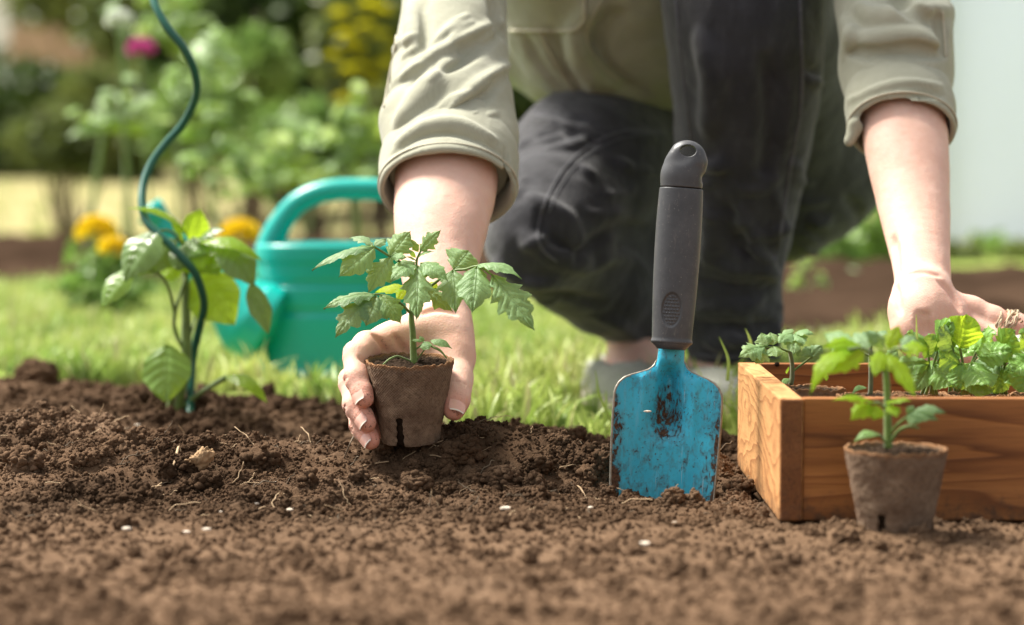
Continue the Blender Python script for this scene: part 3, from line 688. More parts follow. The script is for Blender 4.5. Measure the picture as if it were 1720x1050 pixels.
# fine fibres and rootlets among the crumbs
fl = []
for i in range(6):
    P = np.cumsum(np.concatenate([np.zeros((1, 3)), rng.normal(0, 0.35, (7, 3)) + [1, 0, 0.0]]), axis=0) / 8; v, q, t = tube(catmull(P, 3), 0.022, 4, cap=False); gg = G(); gg.add(v, q); fl.append(gg.data('root_fibre', M['straw'] if i < 3 else M['wood_stem']))
X, Y = bed_points(800, 1.7, 2.15); Z = soil_h(X, Y) + 0.0018
tag(scatter('root_fibres', np.stack([X, Y, Z], -1), np.stack([rng.normal(0, .5, len(X)), rng.normal(0, .5, len(X)), rng.uniform(0, 6.28, len(X))], -1), rng.uniform(0.008, 0.022, len(X)) , rng.integers(0, 6, len(X)), fl),
    'hair thin root fibres caught among the soil crumbs', 'fibres')

# single clods, pebbles and stalks one can pick out
def ground_at(px, py, lift=0.0):
    for Y in np.arange(1.15, 3.2, 0.004):
        p = at(px, py, Y)
        if p[2] < soil_h(np.array([p[0]]), np.array([Y]))[0]: return p + [0, 0, lift]
    return at(px, py, 1.9)
def clod(px, py, rpx, seed, label, st=0.5, sq=(1, 1, .85)):
    p = ground_at(px, py + rpx * 0.6); r = rpx * mpp(p[1]); V, T = cluster(seed, 4, 90, st)
    V = V * r * np.array(sq) ; gg = G(); gg.add(V, None, T); o = gg.build('soil_clod', M['soil']); o.location = p + [0, 0, r * 0.45]
    tag(o, label, 'clod', 'large clods on the soil')
for a in [(198, 838, 25, 31, 'round dark clod at the front of the ridge, lower left of the bed'),
          (192, 742, 22, 32, 'dark clod at the end of the left mound, below the pepper plant'),
          (345, 806, 30, 33, 'tall crumbly clod below the pale bark chip'),
          (418, 832, 20, 34, 'dark angular clod right of the bark chip'),
          (440, 765, 34, 35, 'wide crumbly clod on top of the ridge, below the stake'),
          (845, 800, 34, 36, 'broad sunlit clod halfway between the held pot and the trowel'),
          (905, 778, 24, 37, 'rough clod just left of the trowel blade'),
          (775, 755, 36, 38, 'loose heap like clod right under the held pot'),
          (935, 738, 15, 39, 'small smooth clod at the edge of the grass'),
          (1240, 815, 26, 40, 'dark clod between trowel and wooden box'),
          (1130, 832, 20, 41, 'clod pressed against the foot of the trowel blade'),
          (60, 622, 34, 42, 'blurred large clod on the far left edge of the bed'),
          (40, 770, 34, 44, 'rough clod on the left mound at the left edge of the photo'),
          (600, 795, 20, 45, 'small clod on the ridge left below the held pot'),
          (700, 808, 26, 46, 'sunlit clod directly below the held pot')]: clod(*a)
def pebble(px, py, rpx, seed, label, m='pebble', sq=(1, .7, .55)):
    p = ground_at(px, py); r = rpx * mpp(p[1]); V, T = lump(seed, 3, 0.25); V = V * r * np.array(sq); gg = G(); gg.add(V, None, T)
    o = gg.build('pebble', M[m]); o.location = p + [0, 0, r * 0.3]; tag(o, label, 'pebble', 'pale pebbles on the soil')
for a in [(213, 891, 9, 51, 'pale pebble in front of the round dark clod'), (850, 857, 10, 52, 'flat white pebble midway between held pot and trowel foot'),
          (1133, 882, 9, 53, 'white pebble in front of the trowel'), (992, 854, 5, 54, 'tiny white pebble left of the trowel foot'),
          (1083, 917, 11, 55, 'blurred pale pebble below the trowel'), (313, 896, 7, 56, 'pale pebble, second from left near the front'),
          (347, 892, 8, 57, 'pale pebble, third from left near the front'), (487, 858, 6, 58, 'greyish pebble below the ridge'),
          (231, 716, 5, 59, 'tiny bright stone behind the left mound'), (370, 861, 4, 60, 'tiny white pebble below the bark chip'), (430, 848, 6, 63, 'grey pebble in front of the ridge')]: pebble(*a)
pebble(1098, 830, 9, 61, 'pinkish brick crumb at the foot of the trowel blade', 'bark', (1.2, .8, .7))
def stalk(name, pts, r, label, cat, m='straw', lift=0.002):
    P = [ground_at(x, y, l) for x, y, l in pts]; Y = np.mean([p[1] for p in P]); 
    P = [at(x, y, Y + 0.0 * k) if False else p for k, ((x, y, l), p) in enumerate(zip(pts, P))]
    v, q, t = tube(catmull(P, 6), [r, r * 1.3, r * .6], 7); gg = G(); gg.add(v, q, t); tag(gg.build(name, M[m]), label, cat)
stalk('straw', [(279, 804, .002), (293, 790, .006), (300, 770, .009), (304, 767, .004)], .0009, 'pale bent straw lying on the ridge below the pepper plant', 'straw')
stalk('straw', [(257, 838, .002), (263, 830, .005), (272, 817, .003)], .0008, 'short pale straw beside the round dark clod', 'straw')
stalk('straw', [(970, 818, .001), (976, 830, .004), (985, 842, .002)], .0006, 'thin dark straw left of the trowel foot', 'straw')
stalk('twig', [(578, 772, .001), (592, 762, .012), (603, 752, .018)], .0005, 'thin curved twig left below the held pot', 'twig', 'wood_stem')
# bark chip standing on the ridge
def chip():
    p = ground_at(338, 800); V, T = lump(71, 4, 0.7); V = V * np.array([.011, .006, .0095]); V[:, 2] += 0.35 * np.abs(V[:, 0]); gg = G(); gg.add(V, None, T)
    o = gg.build('bark_chip', M['bark']); o.location = p + [0, 0, .012]; o.rotation_euler = (0.2, -0.5, 0.4); tag(o, 'pale torn bark chip sticking up from the ridge of soil', 'bark chip')
chip()

# ------------------------------------------------------------------ grass
gr = []
for i in range(12):
    gg = G(); r = np.random.default_rng(100 + i)
    for k in range(11):
        b = np.array([r.normal(0, .16), r.normal(0, .16), 0]); h = r.uniform(.45, 1.0); a = r.uniform(0, 6.28); le = r.uniform(.1, .75) * h; w = r.uniform(.028, .060)
        d = np.array([math.cos(a), math.sin(a), 0]); s = np.array([-d[1], d[0], 0]); tw = r.uniform(-1.2, 1.2)
        t = np.linspace(0, 1, 6); c = b + np.outer(t, [0, 0, 1]) * h * (1 - 0.25 * t[:, None] * le) + np.outer(t ** 2, d) * le
        c[:, 2] -= 0.25 * le * t ** 3; ww = w * (1 - t ** 1.7) + 0.001
        s2 = np.cos(tw * t)[:, None] * s + np.sin(tw * t)[:, None] * d
        dry = 1.0 if r.random() < .10 else r.random() * .25
        V = np.stack([c - s2 * ww[:, None], c + s2 * ww[:, None]], 1).reshape(-1, 3); gg.add(V, grid_faces(6, 2), uv=np.stack([np.repeat(t, 2), np.full(12, dry)], -1))
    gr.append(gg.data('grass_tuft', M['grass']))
GP, GS = [], []
for n, y0, y1, s0, s1 in [(2200, 2.12, 2.8, .026, .066), (4600, 2.5, 3.6, .026, .060), (6500, 3.5, 5.1, .03, .055), (700, 7.6, 13.0, .03, .06), (420, 2.14, 2.7, .055, .085)]:
    Y = rng.uniform(y0, y1, n); X = rng.uniform(-1, 1, n) * (0.24 * Y + .1)
    clump = perlin(np.stack([X / .14, Y / .14, 0 * X], -1), 41)
    ok = (Y > edge_y(X) + 0.015 + 0.03 * rng.random(n)) & ~((Y > bed_near(X) - .03) & (Y < bed_far(X) - .0)) & ~((X > BX0 - .02) & (Y < BY1 + .02)) & (clump > -0.28)
    ok &= ~((np.abs(X + .205) < .12) & (np.abs(Y - 2.98) < .10))
    ok &= ~(((np.abs(X + .20) < .18) | (np.abs(X - .17) < .13)) & (s1 > .08)); ok &= ~((np.abs(X - .17) < .13) & (Y < 2.5) & (rng.random(n) < .6)); ok &= ~((np.abs(X + .205) < .17) & (Y > 2.62) & (Y < 3.1) & (rng.random(n) < .85)); X, Y = X[ok], Y[ok]; GP.append(np.stack([X, Y, lawn_h(X, Y)], -1)); GS.append((s0 + (s1 - s0) * rng.random(len(X)) ** 1.6) * (1 + 1.1 * clump[ok]))
GP = np.concatenate(GP); GS = np.concatenate(GS)
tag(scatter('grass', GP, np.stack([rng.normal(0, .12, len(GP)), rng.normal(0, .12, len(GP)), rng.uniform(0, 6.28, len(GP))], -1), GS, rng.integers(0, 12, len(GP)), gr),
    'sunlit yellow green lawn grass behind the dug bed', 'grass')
def blade(px0, py0, px1, py1, Y, w, label, bend=8):
    a = at(px0, py0, Y); b = at(px1, py1, Y - .02); m = at((px0 + px1) / 2 + bend, (py0 + py1) / 2, Y - .01); c = catmull([a, m, b], 5); n = len(c); t = np.linspace(0, 1, n)
    ww = w * (1 - t ** 2) + .0002; V = np.stack([c - [1, 0, 0] * ww[:, None], c + np.array([0, .0006, 0]), c + [1, 0, 0] * ww[:, None]], 1).reshape(-1, 3)
    gg = G(); gg.add(V, grid_faces(n, 3), uv=np.stack([np.repeat(t * .5, 3), np.zeros(3 * n)], -1)); tag(gg.build('grass_blade', M['grass']), label, 'grass blade', 'single tall grass blades')
blade(1222, 640, 1208, 566, 2.12, .0014, 'tall grass blade rising just left of the wooden box'); blade(1541, 600, 1539, 528, 1.84, .0009, 'thin grass blade standing in front of the left wrist', 0)
blade(1262, 590, 1252, 552, 2.12, .0014, 'grass blade behind the back corner of the box', 3); blade(1028, 710, 1000, 622, 2.2, .0014, 'dark grass blade left of the trowel blade', -6)
blade(1012, 720, 1018, 655, 2.22, .0014, 'short upright grass blade beside the trowel', 3)
blade(700, 640, 545, 596, 2.3, .0018, 'pale grass blade bent across behind the hand', -4) if False else None
# ------------------------------------------------------------------ peat pots
def pot_mesh(R0=.035, R1=.0225, H=.066, h=.0007, slot=True, seed=0, m='fiber', fill=.007):
    """origin at the centre of the rim"""
    f = Field((-R0 - .004, -R0 - .004, -H - .003), (R0 + .004, R0 + .004, .004), h)
    X = f.ax[0][:, None, None]; Y = f.ax[1][None, :, None]; Z = f.ax[2][None, None, :]
    rr = np.sqrt(X * X + Y * Y); an = np.arctan2(Y, X)
    t = -Z / H; rad = R0 + (R1 - R0) * t
    rad = rad + 0.0005 * np.sin(an * 3 + seed) + .0004 * np.sin(an * 5 + 2 * seed)
    rn = np.random.default_rng(seed); rim = 0
    for q in range(14): rim = rim + (.0010 / (1 + .15 * q)) * rn.normal() * .45 * np.sin(an * (2 + 2 * q) + rn.uniform(0, 6.28))
    out = np.maximum(np.maximum(rr - rad, -Z - H), Z - rim)
    inn = np.maximum(rr - rad + .0022, -Z - H + .003)
    d = np.maximum(out, -inn)
    if slot:
        xs_ = X + .0075 + 0.05 * (Z + H); zt = np.maximum(Z + H - .0215, 0); sx = np.sqrt(xs_ ** 2 + zt ** 2) - .0026 + .0004 * np.sin(Z * 900)
        d = np.maximum(d, -np.maximum(np.maximum(sx, Y), -inn * 0 - 1))
    f.f = d.astype(np.float32)
    V, Q = f.mesh(); V = relax(V, Q, 1, .5)
    V = rough(V, Q, [(.012, .0006, 50 + seed, 0), (.004, .0004, 51, 0), (.0018, .00025, 52, 0)])
    g = G(); g.add(V, Q); return g.data('pot_wall', M[m])
def fill_mesh(R0, drop, seed, h=.0010):
    n = int(2 * R0 / h); a = np.linspace(-R0, R0, n); X, Y = np.meshgrid(a, a); P = np.stack([X.ravel(), Y.ravel(), 0 * X.ravel() + seed * 3.1], -1)
    Z = -drop + (.0028 * (np.abs(perlin(P / .009, 60)) * 2 - .3) + .0018 * (np.abs(perlin(P / .004, 61)) * 2) + .0009 * perlin(P / .0017, 62)).reshape(X.shape) + .002 * gauss(X, Y, 0, 0, R0 * .6, R0 * .6)
    r = np.sqrt(X ** 2 + Y ** 2); s = np.minimum(1, (R0 - .0012) / (r + 1e-9)); X = X * s; Y = Y * s; Z = Z - .004 * (r > R0)
    g = G(); g.add(np.stack([X, Y, Z], -1).reshape(-1, 3), grid_faces(n, n)[:, ::-1]); 
    for k in range(160):
        a = rng.uniform(0, 6.28); q = (R0 - .003) * math.sqrt(rng.random()); V, T = lump(k % 7 + 2, 2, .6); s = rng.uniform(.0006, .0019)
        g.add(V * s * np.array([1, 1, .8]) + [q * math.cos(a), q * math.sin(a), -drop + .0014], None, T)
    return g.data('potting_soil', M['peat'])
POT = pot_mesh(seed=1); POT2 = pot_mesh(.0255, .018, .050, .0008, False, 2)
FILL = fill_mesh(.0325, .0048, 1, .0009); FILL2 = fill_mesh(.0235, .004, 2)
def pot(loc, rot, label, small=False, twig=False):
    t = thing('peat_pot', label, 'plant pot', loc); del t['_base']; t.rotation_euler = rot
    a = bpy.data.objects.new('pot_wall', POT2 if small else POT); b = bpy.data.objects.new('potting_soil', FILL2 if small else FILL)
    for o in (a, b): COL.objects.link(o); o.parent = t
    if not small:   # dark core of soil seen through the drainage slot
        V, Q = lathe([(0.0001, -.0645), (.0205, -.0645), (.0208, -.058), (.027, -.036), (.0315, -.010), (.0001, -.009)], (0, 0, 0), 32); gg = G(); gg.add(V, Q)
        gg.build('soil_core', M['slot'], t)
    return t

# ------------------------------------------------------------------ leaves
def unit(v): v = np.asarray(v, float); return v / (np.linalg.norm(v) + 1e-12)
def leaflet(B, T, hw, nrm=(0, -.8, .6), arch=.12, lobes=5, depth=.28, cup=.25, ns=34, nt=13, seed=0, tip=1.3, wide=.42, puff=.075, roll=0.0, wave=.06):
    """a leaf blade from base B to tip T, half width hw, facing nrm, arched up by arch*length, with forward pointing teeth"""
    B = np.asarray(B, float); T = np.asarray(T, float); L = np.linalg.norm(T - B); d = unit(T - B); n = np.asarray(nrm, float); n = unit(n - d * n.dot(d)); lat = np.cross(d, n)
    if roll: n, lat = n * math.cos(roll) + lat * math.sin(roll), lat * math.cos(roll) - n * math.sin(roll)
    r = np.random.default_rng(seed + 500)
    s = np.linspace(0, 1, ns); t = np.linspace(-1, 1, nt)
    env = np.clip(s / wide, 0, 1) ** .55 * np.clip((1 - s) / (1 - wide), 0, 1) ** (1 / tip * 1.15)
    env = np.sin(np.pi / 2 * np.clip(s / wide, 0, 1)) ** .7 * np.where(s > wide, np.cos(np.pi / 2 * np.clip((s - wide) / (1 - wide), 0, 1)) ** tip, 1)
    hw = hw * 1.32 if lobes else hw
    V = []; uv = []
    ph = r.uniform(0, 6.28)
    for side in (0, 1):
        pass
    S, Tt = np.meshgrid(s, t, indexing='ij')
    if lobes:
        ph2 = np.array([r.uniform(-.12, .12), r.uniform(-.12, .12)])
        saw = []
        for q in (0, 1):
            x = (s * lobes + .15 + ph2[q]) % 1.0
            tooth = np.where(x < .72, (x / .72) ** .8, (1 - x) / .28)
            x2 = (s * lobes * 2.9 + ph2[q]) % 1.0; t2 = np.where(x2 < .7, x2 / .7, (1 - x2) / .3)
            dd = depth * (1.25 - .6 * s)
            saw.append(1 - dd * (1 - tooth) - depth * .22 * (1 - t2))
        wv = np.where(Tt < 0, (env * saw[0])[:, None], (env * saw[1])[:, None])
    else: wv = np.repeat((env * (1 + .03 * np.sin(s * 19 + ph)))[:, None], nt, 1)
    fwd = (.10 if lobes else .04) * np.abs(Tt) * wv * hw / L * 1.6
    x = (S + fwd * (1 - S * .6)) * L; y = Tt * wv * hw
    z = arch * L * 4 * S * (1 - S) - cup * np.abs(Tt) ** 1.5 * wv * hw
    veins = 7 if lobes else 6
    z += puff * hw * np.abs(np.sin(np.pi * veins * (S - .22 * np.abs(Tt)))) ** .7 * np.minimum(1, np.abs(Tt) * 3) * (1 - .5 * np.abs(Tt)) * 1.6
    z += wave * hw * np.sin(S * 11 + ph + Tt * 2) * np.abs(Tt) - .03 * hw * np.exp(-(Tt / .08) ** 2)
    P = B + x[..., None] * d + y[..., None] * lat + z[..., None] * n
    return P.reshape(-1, 3), grid_faces(ns, nt), np.stack([S.ravel(), Tt.ravel()], -1)
def leaf_part(name, parent, m, *a, **k):
    V, Q, uv = leaflet(*a, **k); g = G(); g.add(V, Q, uv=uv); return g.build(name, M[m], parent)
def stem_part(name, parent, pts, r, m='stem', n=9):
    g = G(); v, q, t = tube(catmull(pts, 6), r, n); g.add(v, q, t); return g.build(name, M[m], parent)
def hairs(parent, path, r, n, L=.0011, name='stem_hair'):
    """the fine white down on a tomato stem"""
    P = catmull(path, 10); g = G()
    for k in range(n):
        i = rng.integers(0, len(P) - 1); a = rng.uniform(0, 6.28); p = P[i] + (P[i + 1] - P[i]) * rng.random(); d = unit(P[i + 1] - P[i]); u = unit(np.cross(d, [0, 1, .1])); w = np.cross(d, u)
        o = math.cos(a) * u + math.sin(a) * w; rr = np.interp(i / len(P), [0, 1], r); s = unit(np.cross(o, d)) * .00006; q = p + o * rr
        g.add([q - s, q + s, q + o * L * rng.uniform(.5, 1.2)], None, [[0, 1, 2]])
    o = g.build(name, M['root'], parent); tag(o, kind='stuff'); return o

# ------------------------------------------------------------------ the tomato plant in the hand
PY = 1.90
def z8(x, y, dY=0.0): return at(520 + x / 4.374, 380 + y / 4.374, PY + dY)
tilt = R(5)
pc = at(687, 604, PY); HP = pot(tuple(pc), (tilt, R(-.5), R(4)), 'brown peat pot with a drainage slot held up by the right hand')
tp = thing('tomato_seedling', 'large tomato seedling with lobed leaves growing in the hand held peat pot', 'seedling', tuple(pc))
mainp = [z8(768, 1010), z8(762, 900), z8(758, 780, -.001), z8(748, 680), z8(752, 560, .002), z8(770, 420, .002), z8(785, 290)]
stem_part('stem', tp, mainp, [.0030, .0027, .0025, .0023, .0019, .0015, .0010], 'stem', 14)
hairs(tp, mainp, (.0028, .001), 900)
def leafgroup(petiole, r, leaves, m='tom', hair=200):
    """one compound leaf: the petiole is the part, each leaflet a part of it"""
    o = stem_part('leaf', tp, petiole, r, 'stem', 8)
    for k, (b, t, hw, kw) in enumerate(leaves):
        kw = dict(kw); mm = kw.pop('m', m); V, Q, uv = leaflet(b, t, hw, seed=int(abs(b[0]) * 9000) % 97 + k * 7, **kw); g = G(); g.add(V, Q, uv=uv); c = g.build('leaflet', M[mm]); c.parent = o
    return o
u = PY / FPX / 4.374     # metres per pixel of the enlarged view
leafgroup([z8(768, 420), z8(700, 290, -.004), z8(595, 225, -.010), z8(470, 150, -.016), z8(455, 150, -.018)], [.0012, .001, .0007], [
    (z8(478, 150, -.016), z8(18, 330, -.030), 66 * u, dict(nrm=(-.35, -.35, .9), arch=.10, m='tom_pale', lobes=5, depth=.3, cup=.35)),
    (z8(475, 155, -.018), z8(213, 378, -.035), 98 * u, dict(nrm=(-.1, -.95, .35), arch=.08, lobes=4, depth=.25)),
    (z8(595, 228, -.012), z8(430, 492, -.028), 92 * u, dict(nrm=(-.1, -.9, .3), arch=.08, lobes=5, depth=.38)),
    (z8(590, 225, -.012), z8(742, 38, -.002), 92 * u, dict(nrm=(-.1, -.9, .45), arch=.06, lobes=4, depth=.35)),
    (z8(470, 148, -.016), z8(292, 92, .0), 46 * u, dict(nrm=(-.1, -.4, .9), arch=.15, m='tom_pale', lobes=4, depth=.4)),
    (z8(475, 148, -.016), z8(565, 98, -.01), 44 * u, dict(nrm=(.1, -.5, .9), arch=.12, m='tom_pale', lobes=3, depth=.3)),
    (z8(600, 225, -.012), z8(715, 235, -.02), 40 * u, dict(nrm=(.1, -.8, .6), arch=.1, lobes=3, depth=.4))])
leafgroup([z8(742, 640), z8(660, 560, -.006), z8(560, 510, -.012), z8(470, 500, -.016)], [.0012, .0009, .0007], [
    (z8(480, 505, -.016), z8(103, 612, -.03), 82 * u, dict(nrm=(-.2, -.5, .85), arch=.10, m='tom_pale', lobes=4, depth=.42)),
    (z8(440, 530, -.017), z8(188, 822, -.04), 104 * u, dict(nrm=(-.2, -.9, .4), arch=.10, m='tom_pale', lobes=4, depth=.50)),
    (z8(490, 515, -.016), z8(410, 738, -.034), 112 * u, dict(nrm=(0, -.95, .3), arch=.08, m='tom_pale', lobes=3, depth=.32)),
    (z8(520, 505, -.014), z8(672, 722, -.03), 84 * u, dict(nrm=(.2, -.9, .3), arch=.1, m='tom_new', lobes=4, depth=.35))])
leafgroup([z8(752, 540), z8(735, 490, .012), z8(715, 465, .018)], [.0009, .0007], [
    (z8(722, 468, .018), z8(482, 492, .03), 50 * u, dict(nrm=(0, -.6, .8), arch=.14, m='tom_back', lobes=3, depth=.2)),
    (z8(715, 455, .018), z8(640, 545, .01), 48 * u, dict(nrm=(0, -.8, .5), arch=.05, m='tom_back', lobes=3, depth=.3))])
leafgroup([z8(760, 520), z8(820, 470, .014), z8(880, 455, .024)], [.0009, .0007], [
    (z8(862, 462, .022), z8(1052, 628, .02), 70 * u, dict(nrm=(0, -.9, .5), arch=.08, m='tom_pale', lobes=3, depth=.42)),
    (z8(880, 470, .022), z8(930, 410, .03), 46 * u, dict(nrm=(0, -.9, .5), arch=.05, m='tom_back', lobes=2, depth=.3))])
leafgroup([z8(775, 400), z8(785, 320, -.006), z8(797, 296, -.012)], [.0012, .0010], [
    (z8(797, 296, -.012), z8(785, 697, -.045), 104 * u, dict(nrm=(0, -.95, .35), arch=.09, lobes=4, depth=.46, cup=.32, ns=46, nt=17)),
    (z8(775, 285, -.012), z8(590, 418, -.032), 66 * u, dict(nrm=(-.2, -.8, .6), arch=.14, lobes=4, depth=.3)),
    (z8(785, 270, -.010), z8(572, 332, -.004), 40 * u, dict(nrm=(-.2, -.6, .8), arch=.14, lobes=4, depth=.3)),
    (z8(812, 275, -.010), z8(1018, 408, -.024), 70 * u, dict(nrm=(.2, -.8, .6), arch=.14, lobes=4, depth=.25))])
leafgroup([z8(785, 300), z8(790, 240, -.001), z8(822, 170, -.002)], [.0010, .0008], [
    (z8(812, 185, -.002), z8(965, 30, -.006), 62 * u, dict(nrm=(-.1, -.9, .4), arch=.08, lobes=4, depth=.45)),
    (z8(800, 190, .0), z8(738, 92, .002), 27 * u, dict(nrm=(.1, -.9, .3), arch=.05, lobes=2, depth=.3, m='tom_new')),
    (z8(780, 232, .0), z8(722, 165, -.002), 18 * u, dict(nrm=(.1, -.9, .3), arch=.05, lobes=0, depth=.3, m='tom_new')),
    (z8(795, 225, .0), z8(910, 188, -.008), 24 * u, dict(nrm=(.1, -.6, .8), arch=.12, lobes=3, depth=.3)),
    (z8(790, 262, .0), z8(700, 225, -.008), 16 * u, dict(nrm=(.1, -.6, .8), arch=.12, lobes=3, depth=.3, m='tom_new'))])
leafgroup([z8(757, 560), z8(850, 475, .004), z8(950, 395, .0), z8(1060, 328, -.006), z8(1140, 318, -.010), z8(1240, 296, -.016), z8(1345, 362, -.022)], [.0015, .0012, .0010, .0008], [
    (z8(1055, 322, -.006), z8(1165, 185, .006), 118 * u, dict(nrm=(.1, -.85, .5), arch=.08, lobes=3, depth=.30, wide=.6, tip=.8)),
    (z8(1052, 325, -.006), z8(1072, 648, -.032), 108 * u, dict(nrm=(0, -.95, .3), arch=.08, lobes=4, depth=.34, wide=.33)),
    (z8(1228, 298, -.015), z8(1196, 640, -.044), 112 * u, dict(nrm=(0, -.95, .3), arch=.08, lobes=4, depth=.24, wide=.45)),
    (z8(1228, 292, -.015), z8(1558, 392, -.030), 66 * u, dict(nrm=(.2, -.5, .9), arch=.16, lobes=5, depth=.3, m='tom')),
    (z8(1340, 362, -.022), z8(1652, 768, -.046), 122 * u, dict(nrm=(.1, -.9, .45), arch=.07, lobes=5, depth=.42, ns=46, nt=17, wide=.45))])
leafgroup([z8(770, 910), z8(800, 890, -.004), z8(838, 858, -.010)], [.0009, .0006], [
    (z8(835, 852, -.010), z8(880, 912, -.018), 40 * u, dict(nrm=(0, -.9, .5), arch=.1, lobes=2, depth=.25)),
    (z8(888, 840, -.012), z8(1047, 902, -.020), 33 * u, dict(nrm=(.1, -.7, .7), arch=.14, lobes=2, depth=.2)),
    (z8(835, 845, -.010), z8(745, 842, -.012), 15 * u, dict(nrm=(-.1, -.7, .7), arch=.1, lobes=2, depth=.2)),
    (z8(840, 850, -.010), z8(805, 806, -.008), 18 * u, dict(nrm=(-.1, -.7, .7), arch=.1, lobes=0, depth=.2))])
stem_part('leaf_stalk', tp, [z8(838, 850, -.010), z8(905, 886, -.014), z8(960, 915, -.018), z8(1008, 970, -.02)], [.0006, .0011, .0006], 'stem')
stem_part('cotyledon_stalk', tp, [z8(745, 992), z8(690, 970, -.008), z8(640, 956, -.014), z8(580, 982, -.020), z8(538, 1020, -.022)], [.0009, .0009, .0006], 'stem')
stem_part('cotyledon_stalk', tp, [z8(785, 985), z8(820, 940, -.004), z8(852, 898, -.008)], [.0006, .0006, .0005], 'stem')

# ------------------------------------------------------------------ the trowel
TY = 1.85; tk = mpp(TY)
tb = at(1112, 830, TY); ttop = at(1146, 226, TY + .02)
trowel = thing('hand_trowel', 'blue painted garden trowel with grey grip stuck upright in the soil', 'trowel', tuple(tb)); del trowel['_base']
lean = math.atan2(ttop[0] - tb[0], ttop[2] - tb[2]); trowel.rotation_euler = (R(-4), lean, R(-5))
def blade_mesh():
    zs = np.concatenate([np.linspace(-.035, .076, 75), np.linspace(.0775, .095, 40)[:-1], np.linspace(.095, .128, 34)]); n = 91
    hw = np.interp(zs, np.array([-35, 0, 20, 40, 60, 76, 80, 84, 87.5, 90.5, 93, 95, 98, 103, 116, 128]) / 1000, np.array([38, 39.6, 40.4, 41, 41.3, 41, 40, 38, 34.5, 29, 22, 16.5, 12.6, 10.6, 10.0, 9.6]) / 1000)
    s = np.linspace(-1, 1, n); Z, S = np.meshgrid(zs, s, indexing='ij'); H = hw[:, None] * np.ones_like(S); X = S * H
    sock = sstep(.036, .062, Z); Y = .010 - .0105 * (X / .041) ** 2
    wch = .0078 + .003 * sstep(.09, .04, Z)
    Y = Y + .0150 * sock * np.exp(-(X / wch) ** 2) * (1 - .0) - .0022 * sstep(.03, .08, Z) * (np.exp(-((np.abs(X) - .020) / .0035) ** 2)) * sstep(.095, .085, Z)
    neck = sstep(.088, .105, Z); Yn = .013 + np.sqrt(np.maximum(0, 1 - np.clip(np.abs(X) / .0108, 0, 1) ** 2)) * .0085 * -1 + .004
    Y = Y * (1 - neck) + Yn * neck
    P = np.stack([X, Y, Z], -1)
    N = np.zeros_like(P); du = np.gradient(P, axis=1); dv = np.gradient(P, axis=0); N = np.cross(du, dv); N /= np.linalg.norm(N, axis=2)[..., None] + 1e-12
    A = P.reshape(-1, 3); B = (P + N * -.0016).reshape(-1, 3); m = len(zs); Q = grid_faces(m, n); g = G(); g.add(A, Q[:, ::-1]); g.add(B, Q)
    return g, P, N, m, n
g, P, N, m_, n_ = blade_mesh(); bl = g.build('blade', M['blue'], trowel)
# worn bare edge round the blade
idx = [(i, 0) for i in range(m_)] ; e1 = np.array([P[i, 0] - N[i, 0] * .0008 for i in range(0, m_, 2)]); e2 = np.array([P[i, -1] - N[i, -1] * .0008 for i in range(0, m_, 2)])
g = G()
for e in (e1, e2): v, q, t = tube(e, .0010, 8); g.add(v, q, t)
ed = g.build('worn_edge', M['metal']); ed.parent = bl
